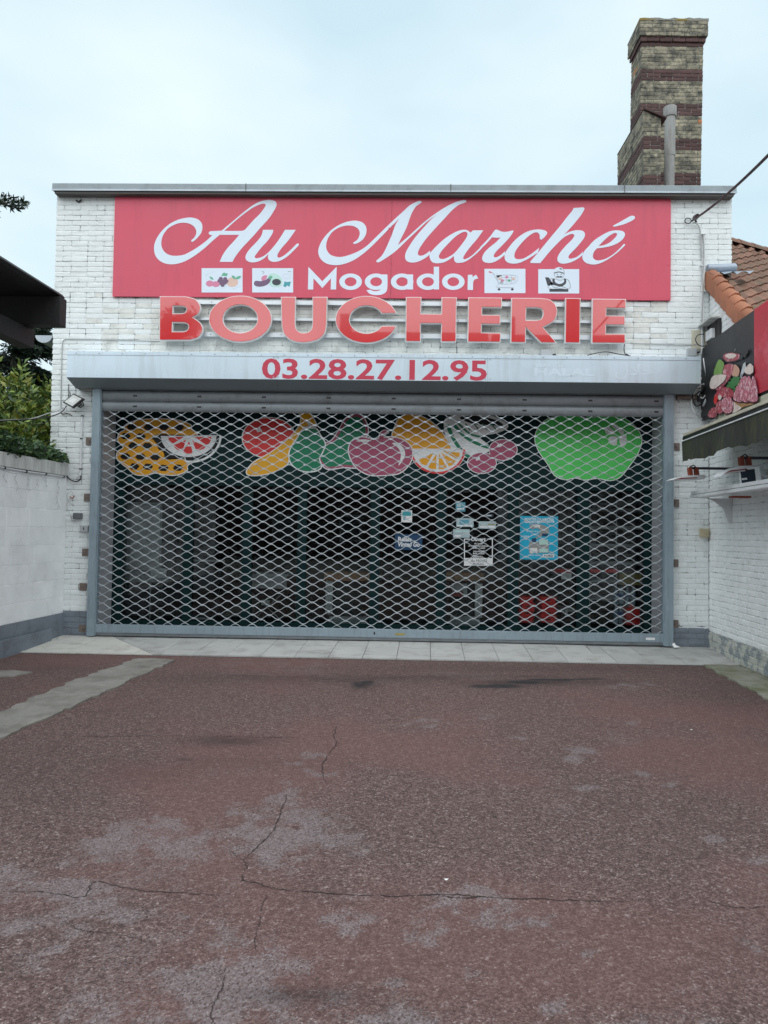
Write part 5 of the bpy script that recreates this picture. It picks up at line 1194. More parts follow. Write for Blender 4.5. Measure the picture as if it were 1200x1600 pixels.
# lower stack in front of it
SX0, SX1, SY0, SY1, STOP = 3.70, 3.975, 1.5, 2.80, 7.90
lo = thing('chimney_stack', 'lower narrow brick stack leaning against the tall chimney, with sloped cap', 'chimney', (3.9, 2.1, 5.6))
MB().box(SX0+.008, SX1-.008, SY0+.008, SY1, 5.0, STOP-.01).build('shaft', 'chimney_mortar', lo)
f1 = brick_course_list(course_rows(BZ, STOP, 0, SX1-SX0), rnd=random.Random(21), header_p=.3); f2 = brick_course_list(course_rows(BZ, STOP, 0, SY1-SY0), rnd=random.Random(22), header_p=.15)
lay_bricks(lo, f1, (SX0, SY0, 0), (1, 0, 0), (0, -1, 0), None, 120, matfn=cmat(STOP), proud=.005); lay_bricks(lo, f2, (SX0, SY1, 0), (0, -1, 0), (-1, 0, 0), None, 170, matfn=cmat(STOP), proud=.005)
MB().prism([[(SX0-.01, STOP+.14), (SX1+.07, STOP-.01), (SX1+.07, STOP+.012), (SX0+.0, STOP+.160)]], lambda u, v, d: (u, SY0-.04+d, v), SY1-SY0+.04).build('cap_slab', 'brick_brown', lo)
MB().prism([[(SX0, STOP-.005), (SX1, STOP-.005), (SX1, STOP), (SX0, STOP+.135)]], lambda u, v, d: (u, SY0+.0+d, v), SY1-SY0).build('mortar_fillet', 'brick_buff', lo)
vp = thing('vent_pipe', 'grey cement vent pipe with collar in front of the chimney', 'pipe', (4.43, 2.1, 5.6))
vx, vy = 4.355, 2.15
MB().tube([(vx-.01, vy, 5.0), (vx-.008, vy, 7.68), (vx-.006, vy, 7.70)], .080, 18).build('lower_pipe', 'asbestos_pipe', vp, smooth=True)
up_ = MB(); up_.tube([(vx, vy, 7.66), (vx, vy, 8.32), (vx+.004, vy, 8.33)], .085, 18); up_.build('upper_pipe', 'asbestos_pipe', vp, smooth=True)
MB().tube([(vx, vy, 8.31), (vx, vy, 8.33), (vx, vy, 8.46), (vx, vy, 8.475)], [.10, .106, .106, .104], 18).build('collar', 'asbestos_pipe', vp, smooth=True)

# ================================================================== BANNER, AWNING, LAMPS ON THE RIGHT WALL
BP0 = RWP(0, .12, 0)
def BN(px, py, k=0): return Vector(ONPL(px, py, BP0+RWN*.0022*k, RWN))
Zup = Vector((0, 0, 1))
mat('print_shadow', (.055, .012, .018), .5)
rjg = random.Random(99)
def bshape(par, nm, m, pts_px, k, th=.0012, smooth=True, n=4, jag=.35, edge=True):
    Ls = smooth_loop(pts_px, n) if smooth else pts_px
    loc = []
    for q in Ls:
        p = BN(q[0]+rjg.uniform(-jag, jag), q[1]+rjg.uniform(-jag, jag), k)-BP0; loc.append((p.dot(LW), p.z))
    o = MB().prism([loc], lambda u, v, d: BP0+LW*u+Zup*v+RWN*(.0022*k-d), th).build(nm, m, par)
    if edge and nm in ('ham', 'roast', 'steak', 'sausage', 'fat_slab', 'bacon', 'onion', 'lettuce_leaf', 'garlic'):
        MB().prism([[(u+.004, v-.009) for u, v in offset_loop(loc, -.006)]], lambda u, v, d: BP0+LW*u+Zup*v+RWN*(.0022*k-.0013-d), .0006).build('printed_edge', 'print_shadow', o)
    if nm in ('ham', 'roast', 'steak', 'sausage', 'bacon'):
        us = [q[0] for q in loc]; vs_ = [q[1] for q in loc]; cu, cv = sum(us)/len(us), sum(vs_)/len(vs_); w_, h_ = (max(us)-min(us))*.3, (max(vs_)-min(vs_))*.3
        for _ in range(4):
            a, b = cu+rjg.uniform(-w_, w_), cv+rjg.uniform(-h_, h_); an = rjg.uniform(.5, 1.4); L_ = rjg.uniform(.02, .05)
            MB().prism([ribbon_loop([(a, b), (a+L_*.5*math.cos(an)+.004, b+L_*.5*math.sin(an)), (a+L_*math.cos(an), b+L_*math.sin(an))], [.002, .007, .002])], lambda u, v, d: BP0+LW*u+Zup*v+RWN*(.0022*k+.0008-d), .0005).build('marbling', 'meat_fat', o)
    return o
bn = thing('banner', 'printed butcher banner of raw meat on black and red above the awning', 'banner', BP0+LW*.8+Zup*3.0)
B1 = lambda L: crop(L, 1040, 560, 1164/160); B2 = lambda L: crop(L, 1080, 380, 1067/120)
t_end = 5.0; zbt = 3.93; zbb = 3.02
# cloth with a slightly rippled surface
def cloth(nm, m, u0, u1, zb0, zt0, off, wav=.006, nu=30, nv=8, seed=1):
    vs_ = []; r = random.Random(seed)
    for i in range(nu+1):
        for j in range(nv+1):
            u = u0+(u1-u0)*i/nu; a = j/nv; b0 = zb0(u) if callable(zb0) else zb0; b1 = zt0(u) if callable(zt0) else zt0
            vs_.append(tuple(RWP(u, .117+off+wav*math.sin(u*9+a*3+seed), b0+(b1-b0)*a)))
    return MB().add(vs_, [(i*(nv+1)+j, (i+1)*(nv+1)+j, (i+1)*(nv+1)+j+1, i*(nv+1)+j+1) for i in range(nu) for j in range(nv)]).build(nm, m, bn, smooth=True)
ub = (BN(1190, 560)-BP0).dot(LW)
cloth('black_field', 'banner_black', -.02, ub*.93, 3.0, lambda u: 3.93-.05*max(0, .35-u)/.35*6*.18, -.012, .003)
ur = (BN(1177, 520)-BP0).dot(LW)
cloth('red_field', 'banner_red', ur, t_end, 2.98, 3.93, -.008, .003, seed=4)
cloth('side_wrap', 'banner_black', -.10, .06, 3.05, lambda u: 3.72+(u+.1)*1.1, -.045, .004, nu=6, seed=7)
MB().obox(RWP(.02, .05, 2.96), LW, Zup, RWN, t_end, .05, .05).build('lower_batten', 'tar_wood', bn); MB().obox(RWP(.02, .05, 3.86), LW, Zup, RWN, t_end, .05, .05).build('upper_batten', 'tar_wood', bn)
for t_ in (.1, 1.6, 3.2, 4.8): MB().obox(RWP(t_, .0, 2.96), LW, Zup, RWN, .06, .95, .05).build('standoff', 'tar_wood', bn)
bshape(bn, 'ham', 'meat_red', B2([(442,1590),(455,1545),(500,1530),(560,1520),(610,1530),(665,1545),(672,1600),(600,1630),(500,1640)]), 2); bshape(bn, 'ham_face', 'meat_fat', B2([(470,1560),(540,1532),(620,1545),(600,1590),(520,1600)]), 3)
bshape(bn, 'roast', 'meat_red', B1([(650,90),(720,60),(770,75),(775,130),(740,200),(700,260),(640,330),(570,360),(530,330),(600,260),(640,190),(650,130)]), 2)
bshape(bn, 'fat_slab', 'meat_fat', B1([(500,290),(530,210),(590,180),(660,185),(690,205),(630,290),(555,345),(510,340)]), 3)
bshape(bn, 'lettuce_leaf', 'lettuce', B1([(548,180),(560,110),(600,20),(640,25),(665,75),(645,140),(640,170),(590,190)]), 3)
bshape(bn, 'onion', 'onion', B1([(758,190),(770,130),(785,70),(830,110),(838,160),(820,200),(785,210)]), 3)
bshape(bn, 'parsley_sprig', 'parsley', B1([(695,315),(725,290),(712,270),(742,255),(730,225),(760,228),(775,195),(800,215),(850,215),(835,245),(850,270),(815,280),(825,310),(795,320),(800,360),(772,380),(760,340),(735,350),(730,325),(700,345)]), 4, jag=1.3)
for dx, a in ((0, 0), (70, 12), (145, 24)): bshape(bn, 'sausage', 'meat_pink', B1([(775+dx,420+a*1.0),(800+dx,330+a),(850+dx*.9,240),(905+dx*.6,200),(935+dx*.6,260),(925+dx*.8,360),(915+dx*.9,460),(870+dx,495),(810+dx*1.0,488),(775+dx,470)]), 3+dx//70)
bshape(bn, 'steak', 'meat_red', B1([(552,440),(590,370),(640,330),(720,330),(765,370),(775,430),(740,450),(640,440),(570,480)]), 3)
bshape(bn, 'ham', 'meat_pink', B1([(630,500),(660,450),(720,440),(758,480),(765,560),(745,610),(690,625),(645,590)]), 5); bshape(bn, 'ham', 'meat_red', B1([(568,560),(590,500),(630,480),(640,560),(640,620),(590,620)]), 4); bshape(bn, 'fat_cap', 'meat_fat', B1([(595,430),(620,415),(640,440),(610,475)]), 5)
bshape(bn, 'pepper', 'sticker_red', B1([(548,480),(560,425),(585,430),(590,470),(570,520),(552,510)]), 5); bshape(bn, 'bacon', 'meat_red', B1([(478,650),(520,570),(570,560),(580,640),(545,670)]), 4)
bshape(bn, 'chopping_board', 'board_wood', B1([(780,490),(900,500),(1010,500),(1000,520),(900,548),(860,570),(800,590),(760,600)]), 2); bshape(bn, 'slice', 'meat_fat', B1([(755,490),(800,520),(860,570),(750,615)]), 3)
bshape(bn, 'garlic', 'meat_fat', B1([(895,150),(915,100),(960,60),(995,95),(990,160),(940,180)]), 4)
for L in (B2([(665,1595),(680,1560),(710,1540),(720,1560),(700,1620)]), B2([(715,1540),(735,1490),(765,1470),(790,1495),(775,1540),(740,1590)])): bshape(bn, 'knife_handle', 'black_plastic', L, 3)
for L in (B1([(880,60,1),(905,40,1),(910,120,1),(860,220,1),(845,200,1)]), B1([(845,190,1),(870,170,1),(865,230,1),(850,225,1)])): bshape(bn, 'knife_blade', 'steel_print', L, 2)

aw = thing('awning', 'mossy dark green awning with cream front bar over the right wall', 'awning', RWP(1.5, .5, 2.6))
OF = .56; TA, TB = .72, 5.2
def strip(nm, m, off, z0, z1, th, t0=TA, t1=TB, bevel=.003): return MB().obox(RWP(t0, off, z0), LW, Zup, RWN, t1-t0, z1-z0, th).build(nm, m, aw, bevel=bevel)
strip('front_bar', 'cream_metal', OF-.05, 2.655, 2.685, .06); strip('bar_recess', 'black_plastic', OF-.04, 2.60, 2.654, .035); strip('edge_rail', 'white_metal', OF+.005, 2.588, 2.602, .022, TA-.03)
MB().tube([RWP(TA-.012, OF-.02, 2.63), RWP(TA-.002, OF-.02, 2.63)], .036, 10).build('bar_end_cap', 'black_plastic', aw)
vs_ = []; nu, nv = 40, 7; rv = random.Random(3)
for i in range(nu+1):
    u = TA-.03+(TB-TA)*i/nu; wv = .022*math.sin(u*7.0)+.012*math.sin(u*17)
    for j in range(nv+1): a = j/nv; vs_.append(tuple(RWP(u+.02*a*(1 if i else 0)*0, OF+.016+wv*a+.02*a, 2.588-(.262+.016*math.sin(u*5.2)+.008*math.sin(u*23))*a)))
MB().add(vs_, [(i*(nv+1)+j, (i+1)*(nv+1)+j, (i+1)*(nv+1)+j+1, i*(nv+1)+j+1) for i in range(nu) for j in range(nv)]).build('valance', 'awning_cloth', aw, smooth=True)
MB().add([tuple(RWP(t_, o_, z_)) for (t_, o_, z_) in ((TA+.02, OF-.05, 2.67), (TB, OF-.05, 2.67), (TB, .06, 2.90), (TA+.02, .06, 2.90), (TA+.02, OF-.05, 2.666), (TB, OF-.05, 2.666), (TB, .06, 2.896), (TA+.02, .06, 2.896))], [(0,1,2,3),(7,6,5,4),(0,4,5,1),(2,6,7,3)]).build('cloth', 'awning_cloth', aw)
strip('wall_box', 'cream_metal', .0, 2.86, 2.95, .10, .45)
for t_ in (1.3, 3.6):
    MB().tube([RWP(t_, .05, 2.84), RWP(t_+.28, .28, 2.76), RWP(t_, OF-.04, 2.645)], .018, 8).build('folding_arm', 'cream_metal', aw)

def wall_lamp(nm, label, yl, xw, xc, x0, x1, zz, big):
    w = thing(nm, label, 'wall lamp', (xw, yl, zz+.15), 'arm lamps under the awning')
    MB().tube([(xw+.02, yl, zz+.125), (xc-.02, yl, zz+.125)], .016, 8).build('arm', 'dark_bar', w)
    for dx in (-.045, .03):
        MB().prism([[(xc+dx-.018, zz+.13), (xc+dx+.02, zz+.14), (xc+dx+.035, zz+.03), (xc+dx+.012, zz+.012), (xc+dx-.01, zz+.05)]], lambda u, v, d: (u, yl-.03+d, v), .06).build('clamp', 'red_brown_clamp', w)
    MB().tube([(xc-.05, yl-.01, zz+.06), (xc-.055, yl-.02, zz+.13), (xc-.01, yl-.03, zz+.16), (xc+.03, yl-.02, zz+.13)], .007, 6).build('cable', 'rubber_cable', w, smooth=True)
    dz = .10 if big else .0
    sec = [(x0, zz-.028-dz*.55), (x0+.06, zz+.0-dz*.3), (x0+.2, zz+.028), (x1-.03, zz+.040), (x1, zz+.012), (x1-.04, zz-.012), (x0+.12, zz-.022-dz*.2)]
    MB().prism([sec], lambda u, v, d: (u, yl-.11+d, v), .22).build('shade', 'white_metal', w, bevel=.006)
    MB().prism([[(x0+.03, zz-.021-dz*.4), (x0+.10, zz-.002-dz*.2), (x1-.12, zz+.006), (x1-.12, zz-.004), (x0+.1, zz-.016-dz*.2)]], lambda u, v, d: (u, yl-.115+d, v), .004).build('trim_stripe', 'plastic_dark_red', w)
    return w
wall_lamp('arm_lamp', 'flat white lamp on a dark arm nearest the grille under the awning', -.76, 4.015, 3.54, 3.245, 3.66, 2.135, False)
wall_lamp('arm_lamp', 'larger white lamp on a dark arm above the black fronted heater', -1.72, 3.96, 3.69, 3.385, 3.84, 2.16, True)
hl = thing('patio_heater', 'white boxed heater with black glass front under the awning', 'heater', (3.72, -1.85, 2.0))
hp0 = Vector((3.585, -1.80, 2.16)); A_v = Vector((.10, -.02, -.985)).normalized(); B_v = Vector((.86, -.40, .09)).normalized(); C_v = A_v.cross(B_v).normalized(); C_v = C_v if C_v.y < 0 else -C_v
MB().obox(hp0-C_v*.10, A_v, B_v, C_v, .185, .20, .10).build('case', 'white_metal', hl, bevel=.008); MB().obox(hp0+A_v*.02+B_v*.015, A_v, B_v, C_v, .155, .135, .004).build('glass_front', 'heater_lens', hl, bevel=.001)
MB().obox(hp0+A_v*.105+B_v*.02+C_v*.0045, A_v, B_v, C_v, .02, .05, .002).build('control_label', 'steel_print', hl); MB().tube([hp0+B_v*.19-C_v*.05+A_v*.1, (3.95, -1.86, 2.08)], .012, 6).build('bracket_arm', 'white_metal', hl)
ss = thing('wall_shelf', 'long white metal shelf beam on a bracket along the right wall', 'shelf', RWP(1.2, .2, 1.9))
MB().obox(RWP(.60, .30, 1.905), LW, Zup, RWN, 3.2, .036, .15).build('lower_beam', 'white_metal', ss, bevel=.006); MB().obox(RWP(.60, .29, 1.948), LW, Zup, RWN, 3.2, .04, .15).build('upper_beam', 'white_metal', ss, bevel=.006)
for t_ in (.72, 2.2): MB().prism([[(.003, 1.90), (.30, 1.90), (.22, 1.87), (.10, 1.78), (.04, 1.60), (.003, 1.60)]], lambda u, v, d: RWP(t_+d, u, v), .03).build('bracket', 'white_metal', ss, bevel=.003)
MB().obox(RWP(.62, .02, 1.985), LW, Zup, RWN, 3.1, .012, .27).build('shelf_board', 'white_metal', ss)
MB().obox(RWP(1.55, .16, 1.86), LW, Zup, RWN, .10, .022, .20).build('hook', 'red_brown_clamp', ss, bevel=.004)

# ================================================================== SMALL FITTINGS ON THE SHOP FRONT
bx = thing('bell_box', 'small beige switch box on the white brick pier right of the grille', 'switch box', AT(1102, 832, 0))
x0, z0 = FX(1095.5, 839.5, -.06); x1, z1 = FX(1108, 826, -.06); BOX('case', 'beige_plastic', bx, x0, x1, -.065, .0, z0, z1, .006); MB().tube([((x0+x1)/2+.005, -.075, (z0+z1)/2+.012), ((x0+x1)/2+.005, -.066, (z0+z1)/2+.012)], .026, 14).build('button', 'beige_plastic', bx)
ks = thing('key_switch', 'small white key switch box beside the left guide rail', 'key switch', AT(130, 825, 0))
x0, z0 = FX(124.5, 830.5, -.05); x1, z1 = FX(137, 821, -.05); BOX('case', 'box_light_grey', ks, x0, x1, -.05, .0, z0, z1, .004); BOX('keyhole', 'black_plastic', ks, (x0+x1)/2-.008, (x0+x1)/2+.006, -.053, -.0505, (z0+z1)/2-.018, (z0+z1)/2+.016, .002)
jb = thing('junction_box', 'dark grey junction box with loose wires on the left brick pier', 'junction box', AT(120, 805, 0))
x0, z0 = FX(113.5, 811, -.06); x1, z1 = FX(126.5, 801.5, -.06); BOX('case', 'box_grey', jb, x0, x1, -.06, .0, z0, z1, .008); BOX('lid', 'box_grey', jb, x0+.008, x1-.008, -.066, -.0605, z0+.008, z1-.008, .004)
for k, L in enumerate(([(113,790),(106,782),(105,772),(112,768),(117,776)], [(112,812),(108,800),(104,790),(110,778)], [(118,812),(115,816),(112,811),(112,806)])): MB().tube([AT(*q, -.02-.01*j) for j, q in enumerate(smooth_loop(L, 4, closed=False)) if True], .003, 5).build('wire', 'grey_cable', jb)
MB().tube([AT(109, 776, -.03), AT(113, 779, -.03), AT(116, 775, -.03)], .008, 6).build('terminal', 'red_brown_clamp', jb)
cd = thing('pipe_conduit', 'white vertical pipe conduit with black clips left of the grille', 'conduit', AT(126, 740, 0))
MB().tube([AT(128.5, 645, -.025), AT(127, 690, -.025), AT(125.5, 738, -.025), AT(125.3, 743, -.025)], .0135, 10).build('pipe', 'white_pvc', cd, smooth=True)
for q in ((128.5, 650), (127, 685.5), (125.8, 733)): a = AT(*q, -.025); MB().tube([(a[0], a[1], a[2]-.008), (a[0], a[1], a[2]+.008)], .0175, 10).build('clip', 'black_plastic', cd)
MB().tube([AT(*q, -.03) for q in smooth_loop([(126,743),(126,748),(121,752),(113,751),(106,746),(103,743)], 4, closed=False)], .008, 8).build('elbow_cable', 'rubber_cable', cd, smooth=True)
MB().tube([AT(*q, -.03) for q in smooth_loop([(126,743),(123,745),(120,746),(120,749)], 4, closed=False)], .005, 6).build('loose_end', 'grey_cable', cd)
fd = thing('floodlight', 'black framed LED floodlight tilted on the left brick pier', 'floodlight', AT(115, 627, 0))
cx_, cz_ = FX(114.8, 626, -.16); e1_ = Vector((FX(131, 621.5, -.16)[0]-FX(115.5, 614.5, -.16)[0], .05, FX(131, 621.5, -.16)[1]-FX(115.5, 614.5, -.16)[1])); 
c4 = [Vector(AT(97.5, 628.5, -.15)), Vector(AT(115, 614.5, -.14)), Vector(AT(131, 622.5, -.17)), Vector(AT(113, 637, -.18))]
nf = (c4[1]-c4[0]).cross(c4[2]-c4[0]).normalized(); nf = nf if nf.y < 0 else -nf
def quadslab(par, nm, m, cs, n_, th, shrink=0.0, lift=0.0, bevel=.004):
    c = sum(cs, Vector())/4; q = [c+(p-c)*(1-shrink)+n_*lift for p in cs]; return MB().add([tuple(p) for p in q]+[tuple(p-n_*th) for p in q], [(0,1,2,3),(7,6,5,4),(0,4,5,1),(1,5,6,2),(2,6,7,3),(3,7,4,0)]).build(nm, m, par, bevel=bevel)
quadslab(fd, 'housing', 'black_plastic', c4, nf, .04); quadslab(fd, 'glass', 'lamp_glass', c4, nf, .003, .20, .0035, .0); quadslab(fd, 'led_board', 'beige_plastic', c4, nf, .001, .62, .0045, .0).data.materials[0] = MT('paper')
MB().tube([AT(124, 634, -.13), AT(127, 632, -.08), AT(126, 630, -.01)], .012, 6).build('bracket', 'black_plastic', fd); MB().tube([AT(120, 634, -.12), AT(126, 637, -.1), AT(131, 633, -.1), AT(129, 628, -.1)], .008, 6).build('bracket', 'black_plastic', fd)
MB().tube([AT(109, 612, -.03), AT(110, 619, -.08)], .005, 6).build('lead', 'rubber_cable', fd)
def cable(nm, label, m, pts, r, smooth=True, cat='cable', group=None, n=6):
    """pts: (px, py, y)"""
    L = smooth_loop([(p[0], p[1]) for p in pts], 6, closed=False); ys = np.interp(np.linspace(0, 1, len(L)), np.linspace(0, 1, len(pts)), [p[2] for p in pts])
    o = MB().tube([AT(q[0], q[1], y) for q, y in zip(L, ys)], r, n).build(nm, m, None, smooth=True); return tag(o, label, cat, group)
cable('cable', 'black cable looping from the floodlight out to the left over the wall', 'rubber_cable', [(104,634,-.16),(97,643,-.2),(85,649,-.35),(60,654,-.8),(30,656,-1.2),(-30,659,-1.7)], .007)
cable('cable', 'thin grey cable sagging just above the black floodlight cable', 'grey_cable', [(99,637,-.05),(90,642,-.1),(75,646,-.3),(50,654,-.7),(20,656,-1.1),(-30,658,-1.6)], .006)
cable('cable', 'dark slack cable hanging below the floodlight cable against the hedge', 'rubber_cable', [(79,650,-.1),(74,658,-.1),(62,663,-.2),(48,662,-.3),(30,657,-.5)], .005)
cable('cable', 'thin grey wire running along the wall around the left end of the hood', 'grey_cable', [(95,637,-.012),(95.5,600,-.012),(97,545,-.012),(99,532,-.012),(106,530,-.012),(180,531,-.012),(250,533,-.012)], .006)
cable('cable', 'thin dark wire dropping from the hood to the floodlight', 'rubber_cable', [(107,600,-.012),(107,622,-.012)], .004)
cable('cable', 'black wire drooping from the last letter to the hood top', 'rubber_cable', [(977,532,-.10),(975,545,-.06),(977,553,-.05),(982,555,-.1),(978,553,-.1)], .006)
cable('cable', 'thin wire arched along the hood top below the last letters', 'rubber_cable', [(918,555,-.2),(935,551,-.15),(950,550,-.1),(965,553,-.1),(985,556,-.12)], .006)
cable('cable', 'grey wire crossing the white bricks above the right end of the hood', 'grey_cable', [(985,536,-.014),(1030,538,-.014),(1070,539,-.014),(1092,538,-.014)], .006)
hb = thing('hood_junction_box', 'grey junction box on top of the hood right of the letters', 'junction box', AT(854, 553, -.2)); x0, z0 = FX(845, 557, -.2); x1, z1 = FX(863, 547, -.2); BOX('case', 'box_light_grey', hb, x0, x1, -.22, -.05, z0, z1, .006); BOX('gland', 'black_plastic', hb, x1, x1+.06, -.15, -.12, z0+.02, z0+.05, .004)
hb = thing('hood_junction_box', 'white junction box above the right end of the hood', 'junction box', AT(1082, 549, -.05)); x0, z0 = FX(1075, 556, -.06); x1, z1 = FX(1089, 544, -.06); BOX('case', 'box_light_grey', hb, x0, x1, -.06, 0, z0, z1, .006); MB().tube([(x1, -.03, (z0+z1)/2), (x1+.05, -.03, (z0+z1)/2+.01)], .012, 6).build('gland', 'black_plastic', hb)
pc = thing('service_conduit', 'white service cables clipped down the right of the front from the anchor', 'conduit', AT(1097, 470, 0))
for k, (dx, m_) in enumerate(((0, 'white_pvc'), (2.6, 'white_pvc'), (1.2, 'grey_cable'))):
    MB().tube([AT(q[0]+dx+.6*math.sin(q[1]*.09+k*2), q[1], -.018-.006*k) for q in smooth_loop([(1098,368),(1098,400),(1096.5,440),(1096,480),(1096.5,520),(1098,555),(1100,585)], 5, closed=False)], .0095, 7).build('cable', m_, pc, smooth=True)
MB().tube([AT(*q, -.03) for q in smooth_loop([(1084,347),(1091,352),(1094,362),(1095.5,380),(1096,400)], 5, closed=False)], .009, 7).build('cable', 'grey_cable', pc, smooth=True)
for py in (366, 415, 455, 499): a = AT(1098, py, -.02); BOX('clip', 'white_pvc', pc, a[0]-.03, a[0]+.035, -.036, -.0, a[2]-.006, a[2]+.006, .002)
an = thing('overhead_cable', 'black overhead service cable anchored high on the right of the front', 'cable', AT(1078, 345, 0))
MB().tube([AT(1073+5*math.cos(a)+2, 345+4.2*math.sin(a), -.03-.01*math.sin(a*2)) for a in np.linspace(0, 11, 40)], .006, 6).build('coil', 'rubber_cable', an, smooth=True)
end = _C+ray(1236, 206)*5.0; p0 = Vector(AT(1081, 345, -.04)); pe_ = Vector(end); MB().tube([p0+(pe_-p0)*t_-Vector((0, 0, .10*4*t_*(1-t_)*.5)) for t_ in np.linspace(0, 1, 16)], .013, 8).build('cable', 'rubber_cable', an, smooth=True)
q0, q1 = p0+(pe_-p0)*.045, p0+(pe_-p0)*.11; MB().tube([q0, q0+(q1-q0)*.25, q0+(q1-q0)*.8, q1], [.016, .034, .03, .016], 8).build('tension_clamp', 'black_plastic', an)
MB().tube([q0, q0+Vector((.03, 0, -.05))], .012, 6).build('clamp_tail', 'black_plastic', an)
mtb = thing('meter_box', 'open rusty meter box with loose wires in the gable wall above the banner', 'meter box', RWP(.2, 0, 3.9))
MB().obox(RWP(.02, -.001, 3.88), LW, Zup, RWN, .40, .32, .035).build('recess', 'interior_dark', mtb, bevel=.004); MB().obox(RWP(.10, .036, 3.98), LW, Zup, RWN, .20, .13, .05).build('meter', 'white_metal', mtb, bevel=.012); MB().obox(RWP(.04, .036, 3.88), LW, Zup, RWN, .36, .09, .012).build('fuse_board', 'rust', mtb)
MB().obox(RWP(.01, .036, 3.90), RWN, Zup, LW, .20, .26, .015).build('door', 'cream_metal', mtb, bevel=.003); MB().obox(RWP(-.0, .03, 4.20), LW, Zup, RWN, .44, .02, .12).build('hood', 'coping_render', mtb, bevel=.003)
MB().tube([AT(*q, -.12) for q in smooth_loop([(1100,522),(1090,524),(1087,532),(1093,540),(1105,540),(1114,535)], 5, closed=False)], .006, 6).build('wire', 'rubber_cable', mtb, smooth=True)
MB().tube([AT(*q, -.2) for q in smooth_loop([(1120,522),(1124,529),(1130,533),(1120,538),(1110,540),(1108,552)], 5, closed=False)], .006, 6).build('wire', 'white_pvc', mtb, smooth=True)
wt = thing('wire_tangle', 'tangle of loose wires and connectors hanging by the right end of the hood', 'wires', AT(1100, 620, 0))
rw = random.Random(17)
for k, (L, m_, r_) in enumerate((([(1099,560),(1102,580),(1106,596),(1104,612),(1098,622),(1090,615),(1092,603),(1100,600)], 'white_pvc', .007), ([(1096,590),(1088,612),(1081,622),(1082,638),(1090,650),(1100,655),(1108,656)], 'white_pvc', .007),
    ([(1084,608),(1082,622),(1087,634),(1095,632),(1100,622),(1094,612),(1086,618)], 'rubber_cable', .008), ([(1100,600),(1108,610),(1104,622),(1099,634)], 'box_light_grey', .016), ([(1090,618),(1098,612),(1104,602),(1108,596)], 'rubber_cable', .009),
    ([(1097,640),(1092,650),(1086,640),(1089,628)], 'grey_cable', .005), ([(1112,600),(1108,625),(1104,648)], 'rubber_cable', .007), ([(1102,585),(1112,600),(1116,612)], 'grey_cable', .006), ([(1080,605),(1090,607),(1100,604)], 'rust', .010))):
    MB().tube([AT(q[0], q[1], -.10-.06*math.sin(j*.4+k)) for j, q in enumerate(smooth_loop(L, 5, closed=False))], r_, 7).build('wire', m_, wt, smooth=True)
BOX('connector', 'black_plastic', wt, *[FX(1090, 620, -.1)[0], FX(1098, 620, -.1)[0]], -.14, -.08, FX(1090, 628, -.1)[1], FX(1090, 618, -.1)[1], .008)
BOX('broken_batten', 'rust', wt, FX(1058, 622, -.05)[0], FX(1096, 622, -.05)[0], -.06, -.01, FX(1060, 624, -.05)[1], FX(1060, 617, -.05)[1], .006)
gb = thing('wall_anchor', 'small black bird shaped anchor on the white bricks left of the red sign', 'wall anchor', AT(123, 314, 0))
for a, b in (((118.5, 312.5), (123, 316)), ((127, 312), (123, 316))): MB().tube([AT(*a, -.03), AT(*b, -.008)], .010, 6).build('prong', 'black_plastic', gb)
ht = thing('dry_stem', 'dried plant stem caught on the left brick pier', 'twig', AT(108, 648, 0)); MB().tube([AT(*q, -.02) for q in ((95, 646), (102, 645), (109, 647), (113, 650))], .006, 5).build('stem', 'bark', ht); MB().tube([AT(*q, -.02) for q in ((104, 646), (99, 648), (96, 647))], .004, 5).build('twig', 'bark', ht)
lt = tag(MB().add([AT(1050, 1006.5, -.14), AT(1056, 1008, -.16), AT(1063, 1011, -.2), AT(1053, 1012, -.2), AT(1054, 1004, -.15)], [(0, 1, 4), (1, 2, 3), (0, 3, 1)]).build('paper_scrap', 'paper'), 'crumpled white paper scrap at the foot of the right guide rail', 'litter')
for (px, py, lab) in ((697, 1379, 'tiny white litter scrap lying on the asphalt in the middle foreground'), (1080, 1143, 'tiny pale litter scrap on the asphalt near the right verge')):
    x, y = GR(px, py); lt = tag(MB().add([(x-.010, y, Zg+.018), (x, y-.006, Zg+.014), (x+.012, y+.003, Zg+.018), (x+.001, y+.009, Zg+.012)], [(0, 1, 2), (0, 2, 3)]).build('paper_scrap', 'paper'), lab, 'litter')

rg = random.Random(55); gm = MB()
for k in range(420):
    u = rg.random()
    if u < .5: x, y = rg.uniform(-4.4, 3.9), STRIP_Y1-.012-abs(rg.gauss(0, .03)); z = Zg+.004
    elif u < .65: y = -rg.random()**.7*2.2; x = xright(y)-.03-abs(rg.gauss(0, .03)); z = (strip_z(y)+.009 if y > STRIP_Y1 else Zg+.02)
    elif u < .8: y = -rg.random()**.7*2.6; x = xleft(y)+.06+abs(rg.gauss(0, .03)); z = (strip_z(y)+.009 if y > STRIP_Y1 else Zg+.006)
    else: x, y = rg.uniform(-4.2, 3.8), rg.uniform(-7, -1.1); z = Zg+.013
    r_ = rg.uniform(.003, .011); a = rg.uniform(0, 6.28); gm.add([(x+r_*math.cos(a), y+r_*math.sin(a), z), (x+r_*math.cos(a+2.2), y+r_*math.sin(a+2.2), z+.002), (x+r_*math.cos(a+4.1), y+r_*math.sin(a+4.1), z+.001), (x, y, z+r_*.7)], [(0, 1, 3), (1, 2, 3), (2, 0, 3)])
tag(gm.build('grit', 'bark'), 'dark grit and crumbs gathered along the threshold edge', 'grit', kind='stuff')
